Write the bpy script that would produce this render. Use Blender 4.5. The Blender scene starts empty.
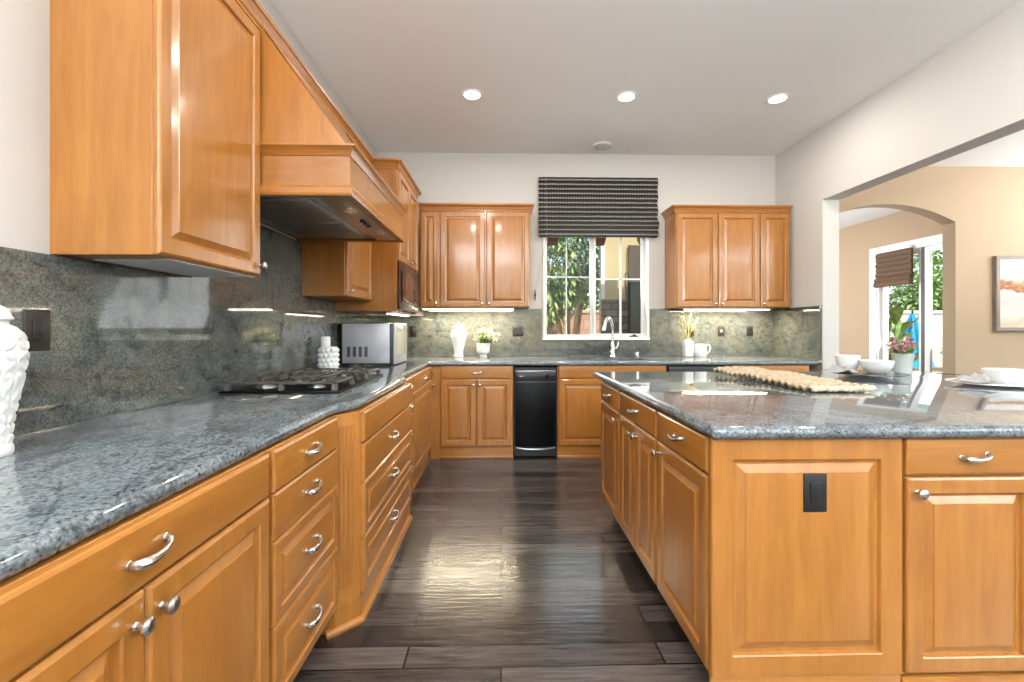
import bpy, bmesh, math, random
from mathutils import Vector, Matrix
random.seed(7)
PI = math.pi
S = bpy.context.scene
C = S.collection

# ------------------------------------------------------------------ camera
F = 445.0
cam_d = bpy.data.cameras.new('camera')
cam = bpy.data.objects.new('camera', cam_d)
C.objects.link(cam)
cam_d.sensor_width = 36.0
cam_d.lens = 36.0 * F / 1024.0
cam_d.shift_x = 0.0
cam_d.shift_y = -12.0 / 1024.0
cam_d.clip_start = 0.02
EYE = 1.217
cam.location = (0, 0, EYE)
cam.rotation_euler = (PI / 2, 0, -math.atan(11.0 / F))
S.camera = cam

# ------------------------------------------------------------------ view, world, lights
S.view_settings.view_transform = 'Standard'
S.view_settings.look = 'None'
S.view_settings.gamma = 1.0
S.view_settings.use_curve_mapping = False
S.view_settings.exposure = 0.0
S.cycles.use_denoising = True
S.cycles.max_bounces = 10
S.cycles.diffuse_bounces = 5
S.cycles.glossy_bounces = 5
S.cycles.transparent_max_bounces = 12
S.cycles.sample_clamp_indirect = 6.0
S.cycles.caustics_reflective = False
S.cycles.caustics_refractive = False

W = bpy.data.worlds.new('world'); S.world = W
W.use_nodes = True
wn = W.node_tree.nodes; wl = W.node_tree.links
bg = wn['Background']
sky = wn.new('ShaderNodeTexSky')
sky.sky_type = 'NISHITA'; sky.sun_disc = False
sky.sun_elevation = math.radians(50); sky.sun_rotation = math.radians(200)
wl.new(sky.outputs[0], bg.inputs[0])
bg.inputs[1].default_value = 0.42

def light(name, kind, loc, energy, color=(1, 1, 1), rot=(0, 0, 0), **kw):
    d = bpy.data.lights.new(name, kind)
    d.energy = energy; d.color = color
    for k, v in kw.items():
        setattr(d, k, v)
    o = bpy.data.objects.new(name, d); C.objects.link(o)
    o.location = loc; o.rotation_euler = rot
    return o

sun = light('sun', 'SUN', (0, -5, 9), 6.5, (1.0, 0.95, 0.86), angle=math.radians(1.0))
sun.rotation_euler = Vector((-0.35, 0.6, -0.8)).to_track_quat('-Z', 'Y').to_euler()
# added unseen fill lamps, plus daylight at the slider and sink window
DAY = (0.93, 0.97, 1.0)
UP = math.radians(90)      # added rear lamps face straight up to brighten the ceiling
light('added_fill_rear_left', 'AREA', (0.8, -3.0, 1.95), 480, DAY, (PI / 2 + UP, 0, 0), shape='RECTANGLE', size=4.0, size_y=1.8)
light('added_fill_rear_right', 'AREA', (5.9, -3.0, 1.95), 560, DAY, (PI / 2 + UP, 0, 0), shape='RECTANGLE', size=4.2, size_y=1.8)
light('added_fill_dining', 'AREA', (8.0, 1.0, 1.95), 560, DAY, (PI / 2 + math.radians(72), 0, PI / 2), shape='RECTANGLE', size=7.2, size_y=1.8)  # added lamp on the unseen dining side, tilted towards the ceiling
light('added_fill_left', 'AREA', (-0.9, -2.1, 1.95), 620, DAY, (PI / 2 + math.radians(66), 0, -PI / 2), shape='RECTANGLE', size=2.2, size_y=1.8)  # added lamp behind the camera to lift the right wall and ceiling
light('daylight_slider', 'AREA', (6.95, 6.7, 1.3), 50, DAY, (PI / 2 + math.radians(25), 0, PI / 2), shape='RECTANGLE', size=2.2, size_y=2.4)
light('daylight_sink_window', 'AREA', (1.08, 5.24, 1.8), 13, DAY, (-PI / 2 - math.radians(28), 0, 0), shape='RECTANGLE', size=1.15, size_y=1.3)
light('added_fill_garden', 'AREA', (2.96, 8.9, 1.6), 230, DAY, (PI / 2, 0, -PI / 2), shape='RECTANGLE', size=2.0, size_y=1.9)  # added lamp out of view, brightens the wall around the patio door
CAN_ENERGY = 15
STRIP = (1.0, 0.86, 0.62)

# ------------------------------------------------------------------ materials
def srgb(r, g, b):
    f = lambda c: (c / 255 / 12.92) if c / 255 <= 0.04045 else ((c / 255 + 0.055) / 1.055) ** 2.4
    return (f(r), f(g), f(b), 1.0)

class Mat:
    def __init__(s, name):
        s.m = bpy.data.materials.new(name); s.m.use_nodes = True
        s.n = s.m.node_tree.nodes; s.l = s.m.node_tree.links
        s.p = s.n['Principled BSDF']
    def node(s, kind, **kw):
        n = s.n.new(kind)
        for k, v in kw.items():
            if k.startswith('i_'):
                n.inputs[k[2:]].default_value = v
            else:
                setattr(n, k, v)
        return n
    def link(s, a, b): s.l.new(a, b)
    def ramp(s, fac, stops, interp='LINEAR'):
        r = s.n.new('ShaderNodeValToRGB'); r.color_ramp.interpolation = interp
        e = r.color_ramp.elements
        while len(e) < len(stops): e.new(0.5)
        for q, (p, c) in zip(e, stops):
            q.position = p; q.color = c
        s.link(fac, r.inputs[0]); return r.outputs[0]
    def coords(s, scale=(1, 1, 1), kind='Object', rnd=False):
        if kind == 'World':
            src = s.n.new('ShaderNodeNewGeometry').outputs['Position']
        else:
            src = s.n.new('ShaderNodeTexCoord').outputs[kind]
        if rnd:
            oi = s.n.new('ShaderNodeObjectInfo')
            ad = s.node('ShaderNodeVectorMath', operation='MULTIPLY_ADD')
            cb = s.n.new('ShaderNodeCombineXYZ')
            for k in range(3): s.link(oi.outputs['Random'], cb.inputs[k])
            s.link(cb.outputs[0], ad.inputs[0]); ad.inputs[1].default_value = (7, 5, 9)
            s.link(src, ad.inputs[2]); src = ad.outputs[0]
        mp = s.n.new('ShaderNodeMapping'); mp.inputs['Scale'].default_value = scale
        s.link(src, mp.inputs['Vector']); return mp.outputs[0]
    def noise(s, vec, scale, detail=3, rough=0.5, dist=0.0):
        n = s.node('ShaderNodeTexNoise', i_Scale=scale, i_Detail=detail, i_Roughness=rough, i_Distortion=dist)
        s.link(vec, n.inputs['Vector']); return n.outputs['Fac']
    def mix(s, fac, a, b, mode='MIX'):
        n = s.n.new('ShaderNodeMix'); n.data_type = 'RGBA'; n.blend_type = mode
        for v, i in ((fac, 0), (a, 6), (b, 7)):
            if hasattr(v, 'is_output'): s.link(v, n.inputs[i])
            else: n.inputs[i].default_value = v
        return n.outputs[2]
    def bump(s, h, strength=0.2, dist=0.01):
        b = s.node('ShaderNodeBump', i_Strength=strength, i_Distance=dist)
        s.link(h, b.inputs['Height']); s.link(b.outputs[0], s.p.inputs['Normal'])
    def base(s, v):
        if hasattr(v, 'is_output'): s.link(v, s.p.inputs['Base Color'])
        else: s.p.inputs['Base Color'].default_value = v
    def set(s, **kw):
        for k, v in kw.items(): s.p.inputs[k.replace('_', ' ')].default_value = v
        return s

def plain(name, col, rough=0.5, metal=0.0, noise=0.0, nscale=20, **kw):
    m = Mat(name); m.set(Roughness=rough, Metallic=metal, **kw)
    if noise:
        v = m.coords()
        f = m.noise(v, nscale, 4)
        d = tuple(c * (1 - noise) for c in col[:3]) + (1,)
        l = tuple(min(1, c * (1 + noise)) for c in col[:3]) + (1,)
        m.base(m.ramp(f, [(0.3, d), (0.7, l)]))
    else:
        m.base(col)
    return m.m

def wood(name, axis):
    m = Mat(name)
    sc = (9, 9, 0.9) if axis == 'z' else (0.9, 9, 9)
    v = m.coords(sc, rnd=True)
    a = m.noise(v, 3.0, 4, 0.55, 0.6)
    b = m.noise(v, 16.0, 3, 0.6)
    v2 = m.coords((1.3, 1.3, 0.9), rnd=True)
    c = m.noise(v2, 2.2, 3, 0.5, 1.2)
    base = m.ramp(a, [(0.25, srgb(153, 97, 37)), (0.75, srgb(176, 118, 52))])
    fine = m.ramp(b, [(0.3, (0.92, 0.905, 0.88, 1)), (0.7, (1, 1, 1, 1))])
    bl = m.ramp(c, [(0.3, (0.92, 0.90, 0.87, 1)), (0.7, (1.0, 1.0, 1.0, 1))])
    col = m.mix(1.0, base, fine, 'MULTIPLY')
    col = m.mix(1.0, col, bl, 'MULTIPLY')
    m.base(col)
    m.set(Roughness=0.32, Coat_Weight=0.6, Coat_Roughness=0.12)
    return m.m

WOOD = wood('honey_maple', 'z')
WOODH = wood('honey_maple_across', 'x')

def granite(name, tint=(1, 1, 1, 1), warm=0.0):
    m = Mat(name)
    v = m.coords(kind='World')
    flow = m.coords((1.0, 0.55, 1.25), kind='World')
    big = m.noise(flow, 2.0, 4, 0.55, 1.4)
    mid = m.noise(flow, 22.0, 4, 0.65, 0.5)
    fine = m.noise(v, 150.0 if warm else 120.0, 3, 0.66)
    lo, hi = (srgb(84, 88, 88), srgb(150, 154, 152)) if warm else (srgb(58, 61, 63), srgb(158, 162, 163))
    col = m.ramp(fine, [(0.34, lo), (0.43, srgb(104, 109, 112)), (0.56, srgb(128, 133, 136)), (0.72, hi)])
    blot = m.ramp(mid, [(0.30, (0.50, 0.51, 0.52, 1)), (0.48, (0.95, 0.96, 0.96, 1)), (0.75, (1.10, 1.10, 1.08, 1))])
    cloud = m.ramp(big, [(0.32, (0.66, 0.68, 0.70, 1)), (0.50, (0.95, 0.96, 0.95, 1)), (0.70, (1.10, 1.08, 1.02, 1))])
    col = m.mix(1.0, col, blot, 'MULTIPLY')
    col = m.mix(1.0, col, cloud, 'MULTIPLY')
    vein = m.noise(m.coords((1.0, 0.7, 1.5), kind='World'), 1.4, 6, 0.6, 2.2)
    vm = m.ramp(vein, [(0.482, (1, 1, 1, 1)), (0.497, (0.35, 0.37, 0.38, 1)), (0.512, (1, 1, 1, 1))])
    col = m.mix(0.6, col, vm, 'MULTIPLY')
    if warm:
        wv = m.noise(m.coords((1.0, 1.0, 1.0), kind='World'), 3.1, 5, 0.62, 1.8)
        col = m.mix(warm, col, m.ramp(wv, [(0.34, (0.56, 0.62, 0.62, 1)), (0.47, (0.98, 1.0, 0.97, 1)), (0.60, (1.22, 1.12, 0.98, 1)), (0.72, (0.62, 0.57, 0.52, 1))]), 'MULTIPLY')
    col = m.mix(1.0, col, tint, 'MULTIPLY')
    m.base(col)
    m.set(Roughness=0.05, IOR=1.55, Specular_IOR_Level=0.6)
    return m.m

GRANITE = granite('polished_granite', (0.84, 0.87, 0.90, 1))
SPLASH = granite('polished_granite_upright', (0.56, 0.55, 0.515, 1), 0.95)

def floor_mat():
    m = Mat('dark_scraped_planks')
    v = m.coords(kind='World')
    br = m.node('ShaderNodeTexBrick', offset=0.37, offset_frequency=2, squash=1.0)
    br.inputs['Scale'].default_value = 1.0
    br.inputs['Brick Width'].default_value = 0.95
    br.inputs['Row Height'].default_value = 0.1145
    br.inputs['Mortar Size'].default_value = 0.0042
    br.inputs['Mortar Smooth'].default_value = 0.2
    br.inputs['Color1'].default_value = srgb(46, 42, 40)
    br.inputs['Color2'].default_value = srgb(88, 81, 77)
    br.inputs['Mortar'].default_value = srgb(16, 12, 11)
    m.link(v, br.inputs['Vector'])
    g = m.noise(m.coords((1.2, 16, 1), kind='World'), 3.5, 6, 0.62, 0.8)
    gr = m.ramp(g, [(0.32, (0.42, 0.41, 0.41, 1)), (0.66, (1.2, 1.18, 1.17, 1))])
    m.base(m.mix(1.0, br.outputs['Color'], gr, 'MULTIPLY'))
    rgh = m.ramp(m.noise(m.coords((2, 10, 1), kind='World'), 4, 3), [(0.3, (0.13, 0.13, 0.13, 1)), (0.7, (0.27, 0.27, 0.27, 1))])
    m.link(rgh, m.p.inputs['Roughness'])
    scr = m.noise(m.coords((2.2, 20, 1), kind='World'), 2.4, 3, 0.5, 0.4)
    cross = m.noise(m.coords((26, 3.0, 1), kind='World'), 1.6, 2, 0.5)
    sm = m.node('ShaderNodeMath', operation='MULTIPLY_ADD'); m.link(cross, sm.inputs[0]); sm.inputs[1].default_value = 0.45; m.link(scr, sm.inputs[2])
    sc2 = m.node('ShaderNodeMath', operation='MULTIPLY'); m.link(sm.outputs[0], sc2.inputs[0]); sc2.inputs[1].default_value = 0.62
    inv = m.node('ShaderNodeMath', operation='MULTIPLY_ADD'); m.link(br.outputs['Fac'], inv.inputs[0]); inv.inputs[1].default_value = -2.2; m.link(sc2.outputs[0], inv.inputs[2])
    m.bump(inv.outputs[0], 0.22, 0.008)
    m.set(Specular_IOR_Level=0.6)
    return m.m
FLOOR = floor_mat()

def paint(name, col):
    m = Mat(name); v = m.coords(kind='World')
    n = m.noise(v, 260, 2)
    m.base(col); m.set(Roughness=0.75, Specular_IOR_Level=0.25)
    m.bump(n, 0.06, 0.002)
    return m.m
PAINT = paint('greige_paint', srgb(198, 195, 190))
CEIL = paint('ceiling_paint', srgb(236, 236, 235))
TAN = paint('tan_paint', srgb(180, 157, 131))
WHITE = plain('white_enamel', srgb(236, 236, 234), 0.35)
CERAMIC = plain('white_glazed_ceramic', srgb(236, 236, 236), 0.16, Coat_Weight=0.3)
MATTEW = plain('white_matte_ceramic', srgb(232, 232, 231), 0.45)
BISQUE = plain('unglazed_white_ceramic', srgb(206, 206, 205), 0.55)
NICKEL = plain('brushed_nickel', srgb(205, 202, 196), 0.24, 1.0)
CHROME = plain('chrome', srgb(222, 222, 222), 0.1, 1.0)
STEEL = plain('stainless_steel', srgb(168, 168, 166), 0.3, 1.0, 0.06, 60)
BLACK = plain('black_gloss', srgb(7, 7, 8), 0.38, Specular_IOR_Level=0.15)
BLACKM = plain('black_enamel', srgb(22, 22, 23), 0.38)
IRON = plain('cast_iron', srgb(92, 88, 84), 0.38, 0.5, 0.15, 90)
BRONZE = plain('dark_bronze_plate', srgb(52, 47, 42), 0.35, 0.4)
DKSLOT = plain('dark_recess', srgb(6, 6, 6), 0.6)
SILVER = plain('silver_panel', srgb(186, 188, 194), 0.34, 0.35)
MELA = plain('white_melamine', srgb(228, 228, 226), 0.5)
TOE = plain('toe_board', srgb(96, 58, 30), 0.5)

def emit(name, col, strength):
    m = Mat(name); m.base((0, 0, 0, 1)); m.p.inputs['Emission Color'].default_value = col
    m.p.inputs['Emission Strength'].default_value = strength
    return m.m
LENS = emit('lamp_lens', (1, 0.96, 0.88, 1), 14)
TUBE = emit('lit_strip_lens', (1, 0.88, 0.66, 1), 12)

def glass(name, tint=(1, 1, 1, 1)):
    m = Mat(name)
    out = m.n['Material Output']
    tr = m.node('ShaderNodeBsdfTransparent'); tr.inputs[0].default_value = tint
    gl = m.node('ShaderNodeBsdfGlossy'); gl.inputs['Roughness'].default_value = 0.02
    lw = m.node('ShaderNodeLayerWeight'); lw.inputs[0].default_value = 0.5
    pw = m.node('ShaderNodeMath', operation='POWER'); m.link(lw.outputs['Facing'], pw.inputs[0]); pw.inputs[1].default_value = 5.0
    fr = m.node('ShaderNodeMath', operation='MULTIPLY_ADD'); m.link(pw.outputs[0], fr.inputs[0]); fr.inputs[1].default_value = 0.9; fr.inputs[2].default_value = 0.012
    mx = m.node('ShaderNodeMixShader')
    m.link(fr.outputs[0], mx.inputs[0]); m.link(tr.outputs[0], mx.inputs[1]); m.link(gl.outputs[0], mx.inputs[2])
    m.link(mx.outputs[0], out.inputs['Surface'])
    return m.m
GLASS = glass('window_glass', (0.97, 0.98, 0.97, 1))
SCREEN = plain('dark_screen_mesh', srgb(88, 92, 88), 0.7)

# ------------------------------------------------------------------ mesh helpers
def new_bm(): return bmesh.new()

def finish(name, bm, mat, parent=None, loc=(0, 0, 0), rot=(0, 0, 0), smooth=True, angle=32):
    bmesh.ops.recalc_face_normals(bm, faces=bm.faces)
    me = bpy.data.meshes.new(name); bm.to_mesh(me); bm.free()
    if smooth and len(me.polygons):
        me.polygons.foreach_set('use_smooth', [True] * len(me.polygons))
        me.set_sharp_from_angle(angle=math.radians(angle))
    for m in (mat if isinstance(mat, (list, tuple)) else [mat]): me.materials.append(m)
    return inst(name, me, parent, loc, rot)

def inst(name, me, parent=None, loc=(0, 0, 0), rot=(0, 0, 0)):
    o = bpy.data.objects.new(name, me); C.objects.link(o)
    o.location = loc; o.rotation_euler = rot
    if parent is not None: o.parent = parent
    return o

def tag(o, label, cat, group=None):
    o['label'] = label; o['category'] = cat
    if group: o['group'] = group
    return o

def thing(name, label, cat, loc=(0, 0, 0), rz=0.0, group=None):
    o = bpy.data.objects.new(name, None); C.objects.link(o)
    o.empty_display_size = 0.1
    o.location = loc; o.rotation_euler = (0, 0, rz)
    return tag(o, label, cat, group)

def struct(o, label=None):
    o['kind'] = 'structure'
    if label: o['label'] = label
    return o

def box(bm, x0, x1, y0, y1, z0, z1, bevel=0.0, seg=2, mi=0):
    vs = [bm.verts.new(p) for p in ((x0, y0, z0), (x1, y0, z0), (x1, y1, z0), (x0, y1, z0),
                                    (x0, y0, z1), (x1, y0, z1), (x1, y1, z1), (x0, y1, z1))]
    fs = [bm.faces.new([vs[i] for i in q]) for q in ((0, 3, 2, 1), (4, 5, 6, 7), (0, 1, 5, 4), (1, 2, 6, 5), (2, 3, 7, 6), (3, 0, 4, 7))]
    for f in fs: f.material_index = mi
    if bevel > 0:
        es = set(e for f in fs for e in f.edges)
        bmesh.ops.bevel(bm, geom=list(es), offset=bevel, segments=seg, affect='EDGES', profile=0.5)

def obox(name, mat, parent, x0, x1, y0, y1, z0, z1, bevel=0.0):
    bm = new_bm(); box(bm, x0, x1, y0, y1, z0, z1, bevel)
    return finish(name, bm, mat, parent)

def lathe(bm, prof, seg=32, origin=(0, 0, 0), axis='z', disp=None, mi=0):
    ox, oy, oz = origin
    rings = []
    for r, z in prof:
        ring = []
        if r < 1e-6:
            pts = [(0, 0, z)]
        else:
            pts = []
            for k in range(seg):
                a = 2 * PI * k / seg
                rr = r + (disp(a, z, r) if disp else 0)
                pts.append((rr * math.cos(a), rr * math.sin(a), z))
        for p in pts:
            if axis == '-y': p = (p[0], -p[2], p[1])
            elif axis == 'x': p = (p[2], p[1], p[0])
            ring.append(bm.verts.new((p[0] + ox, p[1] + oy, p[2] + oz)))
        rings.append(ring)
    for a, b in zip(rings, rings[1:]):
        n = max(len(a), len(b))
        for k in range(n):
            k2 = (k + 1) % n
            if len(a) == 1 and len(b) == 1: continue
            if len(a) == 1: f = bm.faces.new((a[0], b[k], b[k2]))
            elif len(b) == 1: f = bm.faces.new((a[k], b[0], a[k2]))
            else: f = bm.faces.new((a[k], b[k], b[k2], a[k2]))
            f.material_index = mi
    for ring in (rings[0], rings[-1]):
        if len(ring) > 2:
            f = bm.faces.new(ring); f.material_index = mi

def tube(bm, pts, rad, seg=10, cap=True, mi=0):
    pts = [Vector(p) for p in pts]
    if not isinstance(rad, (list, tuple)): rad = [rad] * len(pts)
    rings = []; up = None
    for i, p in enumerate(pts):
        t = (pts[min(i + 1, len(pts) - 1)] - pts[max(i - 1, 0)]).normalized()
        if up is None:
            up = Vector((0, 0, 1)) if abs(t.z) < 0.9 else Vector((1, 0, 0))
        s = t.cross(up).normalized(); up = s.cross(t).normalized()
        rings.append([bm.verts.new(p + (s * math.cos(2 * PI * k / seg) + up * math.sin(2 * PI * k / seg)) * rad[i]) for k in range(seg)])
    for a, b in zip(rings, rings[1:]):
        for k in range(seg):
            f = bm.faces.new((a[k], a[(k + 1) % seg], b[(k + 1) % seg], b[k])); f.material_index = mi
    if cap:
        for r in (rings[0], rings[-1]):
            f = bm.faces.new(r); f.material_index = mi

def smooth_path(pts, n=8):
    P = [Vector(p) for p in pts]; out = []
    for i in range(len(P) - 1):
        p0 = P[max(i - 1, 0)]; p1 = P[i]; p2 = P[i + 1]; p3 = P[min(i + 2, len(P) - 1)]
        for k in range(n):
            t = k / n
            out.append(0.5 * ((2 * p1) + (p2 - p0) * t + (2 * p0 - 5 * p1 + 4 * p2 - p3) * t * t + (3 * p1 - p0 - 3 * p2 + p3) * t ** 3))
    out.append(P[-1]); return out

def nested(bm, w, h, loops, x0=0.0, z0=0.0):
    """rectangular stepped panel in the XZ plane; loops of (inset, y); front is -Y"""
    rings = []
    for ins, y in loops:
        rings.append([bm.verts.new(p) for p in ((x0 + ins, y, z0 + ins), (x0 + w - ins, y, z0 + ins), (x0 + w - ins, y, z0 + h - ins), (x0 + ins, y, z0 + h - ins))])
    for a, b in zip(rings, rings[1:]):
        for k in range(4):
            bm.faces.new((a[k], a[(k + 1) % 4], b[(k + 1) % 4], b[k]))
    bm.faces.new(rings[0]); bm.faces.new(rings[-1])

def off_poly(poly, d):
    n = len(poly); out = []
    for i in range(n):
        p0 = Vector(poly[i - 1]); p1 = Vector(poly[i]); p2 = Vector(poly[(i + 1) % n])
        a = (p1 - p0).normalized(); b = (p2 - p1).normalized()
        na = Vector((-a.y, a.x)); nb = Vector((-b.y, b.x))
        m = (na + nb); L = m.dot(na)
        out.append(p1 + m * (d / L if abs(L) > 1e-6 else d))
    return out

def slab(bm, poly, ztop, th, holes=()):
    """worktop with a full bullnose round its outline, CCW polygon"""
    r = th / 2; rings = []
    for k in range(9):
        a = -PI / 2 + PI * k / 8
        q = off_poly(poly, r - r * math.cos(a))
        rings.append([bm.verts.new((p.x, p.y, ztop - r + r * math.sin(a))) for p in q])
    n = len(poly)
    for a, b in zip(rings, rings[1:]):
        for k in range(n): bm.faces.new((a[k], a[(k + 1) % n], b[(k + 1) % n], b[k]))
    def cap(ring, z):
        es = [bm.edges.get((ring[k], ring[(k + 1) % n])) for k in range(n)]
        hr = []
        for hpoly in holes:
            hv = [bm.verts.new((x, y, z)) for x, y in hpoly]
            es += [bm.edges.new((hv[k], hv[(k + 1) % len(hv)])) for k in range(len(hv))]
            hr.append(hv)
        bmesh.ops.triangle_fill(bm, edges=es, use_beauty=True)
        return hr
    t = cap(rings[-1], ztop); b = cap(rings[0], ztop - th)
    for x, y in zip(t, b):
        for k in range(len(x)): bm.faces.new((x[k], x[(k + 1) % len(x)], y[(k + 1) % len(x)], y[k]))

def sweep(bm, path, prof):
    """open path in XY; profile of (outward, z), outward is right of travel"""
    P = [Vector(p) for p in path]; n = len(P); rings = []
    for i in range(n):
        a = (P[i] - P[i - 1]).normalized() if i else (P[1] - P[0]).normalized()
        b = (P[i + 1] - P[i]).normalized() if i < n - 1 else a
        na = Vector((a.y, -a.x)); nb = Vector((b.y, -b.x)); m = na + nb; L = m.dot(na)
        rings.append([bm.verts.new((P[i].x + m.x * o / L, P[i].y + m.y * o / L, z)) for o, z in prof])
    k_ = len(prof)
    for a, b in zip(rings, rings[1:]):
        for k in range(k_): bm.faces.new((a[k], a[(k + 1) % k_], b[(k + 1) % k_], b[k]))
    bm.faces.new(rings[0]); bm.faces.new(rings[-1])

def prism(bm, poly, axis, a0, a1, mi=0):
    """extrude a 2-D polygon; axis 'y': poly in XZ, axis 'x': poly in YZ, axis 'z': poly in XY"""
    def P(u, v, w): return {'y': (u, w, v), 'x': (w, u, v), 'z': (u, v, w)}[axis]
    A = [bm.verts.new(P(u, v, a0)) for u, v in poly]; B = [bm.verts.new(P(u, v, a1)) for u, v in poly]
    n = len(poly)
    fs = [bm.faces.new((A[k], A[(k + 1) % n], B[(k + 1) % n], B[k])) for k in range(n)]
    fs += [bm.faces.new(A), bm.faces.new(B)]
    for f in fs: f.material_index = mi
    bmesh.ops.triangulate(bm, faces=fs[-2:], ngon_method='EAR_CLIP', quad_method='FIXED')

def arc(cx, cy, r, a0, a1, n=8):
    return [(cx + r * math.cos(math.radians(a0 + (a1 - a0) * k / n)), cy + r * math.sin(math.radians(a0 + (a1 - a0) * k / n))) for k in range(n + 1)]

# ------------------------------------------------------------------ room shell
H = 3.20
XL, XR, YB = -1.39, 3.14, 5.02
TR = 0.165            # thickness of the right wall
YR = -3.5             # rear wall
def walls(name, mat, boxes, label=None):
    bm = new_bm()
    for b in boxes: box(bm, *b)
    return struct(finish(name, bm, mat, smooth=False), label)

walls('floor', FLOOR, [(XL - 0.15, 8.75, YR - 0.15, 5.45, -0.1, 0), (2.9, 6.88, 5.45, 10.65, -0.1, 0)], 'dark hand-scraped wood plank floor')
walls('ceiling', CEIL, [(XL - 0.15, 8.75, YR - 0.15, 5.45, H, H + 0.1), (2.9, 6.88, 5.45, 10.65, H, H + 0.1)], 'smooth white ceiling')
walls('wall_left', PAINT, [(XL - 0.15, XL, -0.9, YB + 0.15, 0, H), (XL - 0.15, XL, YR, -3.3, 0, H), (XL - 0.15, XL, -3.3, -0.9, 0, 0.2), (XL - 0.15, XL, -3.3, -0.9, 2.95, H)])
WX0, WX1, WZ0, WZ1 = 0.474, 1.68, 1.105, 2.62
walls('wall_back', PAINT, [(XL, WX0, YB, YB + 0.15, 0, H), (WX1, XR, YB, YB + 0.15, 0, H),
                           (WX0, WX1, YB, YB + 0.15, 0, WZ0), (WX0, WX1, YB, YB + 0.15, WZ1, H)])
JY = 4.27; HZ = 2.48
walls('wall_right', PAINT, [(XR, XR + TR, JY, 5.29, 0, H), (XR, XR + TR, -1.0, JY, HZ, H), (XR, XR + TR, YR, -1.0, 0, H)])
walls('wall_rear', PAINT, [(XL, -1.2, YR - 0.15, YR, 0, H), (2.8, 3.8, YR - 0.15, YR, 0, H), (8.0, 8.6, YR - 0.15, YR, 0, H),
                           (-1.2, 2.8, YR - 0.15, YR, 0, 0.2), (-1.2, 2.8, YR - 0.15, YR, 3.0, H), (3.8, 8.0, YR - 0.15, YR, 0, 0.2), (3.8, 8.0, YR - 0.15, YR, 3.0, H)])
walls('wall_dining', TAN, [(8.6, 8.75, YR, 5.45, 0, 0.2), (8.6, 8.75, YR, 5.45, 2.95, H), (8.6, 8.75, YR, -2.6, 0.2, 2.95), (8.6, 8.75, 4.6, 5.45, 0.2, 2.95)])
# tan wall with the arched opening
bm = new_bm()
ax0, ax1, asp, aap = 3.86, 5.54, 2.52, 2.735
cx = (ax0 + ax1) / 2; hw = (ax1 - ax0) / 2; rise = aap - asp
R_ = (hw * hw + rise * rise) / (2 * rise); cz = aap - R_
a_ = math.degrees(math.asin(hw / R_))
top = arc(cx, cz, R_, 90 + a_, 90 - a_, 24)
AY0, AY1 = 5.29, 5.45
box(bm, XR + 0.002, ax0, AY0, AY1, 0, H); box(bm, ax1, 8.6, AY0, AY1, 0, H)
for (u0, w0), (u1, w1) in zip(top, top[1:]): prism(bm, [(u0, w0), (u1, w1), (u1, H), (u0, H)], 'y', AY0, AY1)
struct(finish('wall_arch', bm, TAN, smooth=False), 'tan wall with an arched opening')
# garden room past the arch
DY0, DY1, DZ = 5.60, 7.80, 2.56
walls('wall_garden', TAN, [(6.73, 6.88, 5.45, DY0, 0, H), (6.73, 6.88, DY1, 10.5, 0, H), (6.73, 6.88, DY0, DY1, DZ, H)])
walls('wall_far', TAN, [(2.9, 6.88, 10.5, 10.65, 0, H), (2.9, 3.0, 5.45, 7.9, 0, H), (2.9, 3.0, 9.9, 10.5, 0, H), (2.9, 3.0, 7.9, 9.9, 0, 0.65), (2.9, 3.0, 7.9, 9.9, 2.55, H)])

# baseboard in the garden room and along the dining wall
walls('baseboard_dining', WHITE, [(ax1 + 0.01, 8.59, 5.275, 5.29, 0, 0.13)])

# ------------------------------------------------------------------ windows of the kitchen
def frame_bm(bm, x0, x1, y0, y1, z0, z1, t):
    box(bm, x0, x1, y0, y1, z0, z0 + t, 0.003); box(bm, x0, x1, y0, y1, z1 - t, z1, 0.003)
    box(bm, x0, x0 + t, y0, y1, z0 + t, z1 - t, 0.003); box(bm, x1 - t, x1, y0, y1, z0 + t, z1 - t, 0.003)
bm = new_bm()
frame_bm(bm, WX0, WX1, YB - 0.012, YB + 0.13, WZ0, WZ1, 0.022)
win = struct(finish('window_1', bm, WHITE), 'white two-pane sliding window over the sink')
MXC = 1.055
bm = new_bm(); frame_bm(bm, WX0 + 0.022, MXC + 0.03, YB + 0.05, YB + 0.085, WZ0 + 0.022, WZ1 - 0.022, 0.026)
box(bm, 0.744, 0.754, YB + 0.062, YB + 0.074, WZ0 + 0.04, WZ1 - 0.07); box(bm, WX0 + 0.04, MXC, YB + 0.062, YB + 0.074, 1.808, 1.818)
finish('sash', bm, WHITE, win)
bm = new_bm(); frame_bm(bm, MXC - 0.03, WX1 - 0.022, YB + 0.088, YB + 0.122, WZ0 + 0.022, WZ1 - 0.022, 0.036)
box(bm, 1.372, 1.394, YB + 0.098, YB + 0.112, WZ0 + 0.05, WZ1 - 0.05); box(bm, MXC, WX1 - 0.05, YB + 0.098, YB + 0.112, 1.786, 1.802)
finish('sash', bm, WHITE, win)
obox('pane', GLASS, win, WX0 + 0.04, MXC + 0.01, YB + 0.066, YB + 0.070, WZ0 + 0.04, WZ1 - 0.04)
obox('pane', GLASS, win, MXC, WX1 - 0.05, YB + 0.103, YB + 0.107, WZ0 + 0.05, WZ1 - 0.05)
bm = new_bm(); box(bm, 1.46, 1.56, YB - 0.012, YB + 0.03, WZ0 + 0.022, WZ0 + 0.038, 0.004); box(bm, 1.49, 1.53, YB - 0.02, YB + 0.0, WZ0 + 0.036, WZ0 + 0.05, 0.004)
finish('latch', bm, BLACKM, win)
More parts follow.
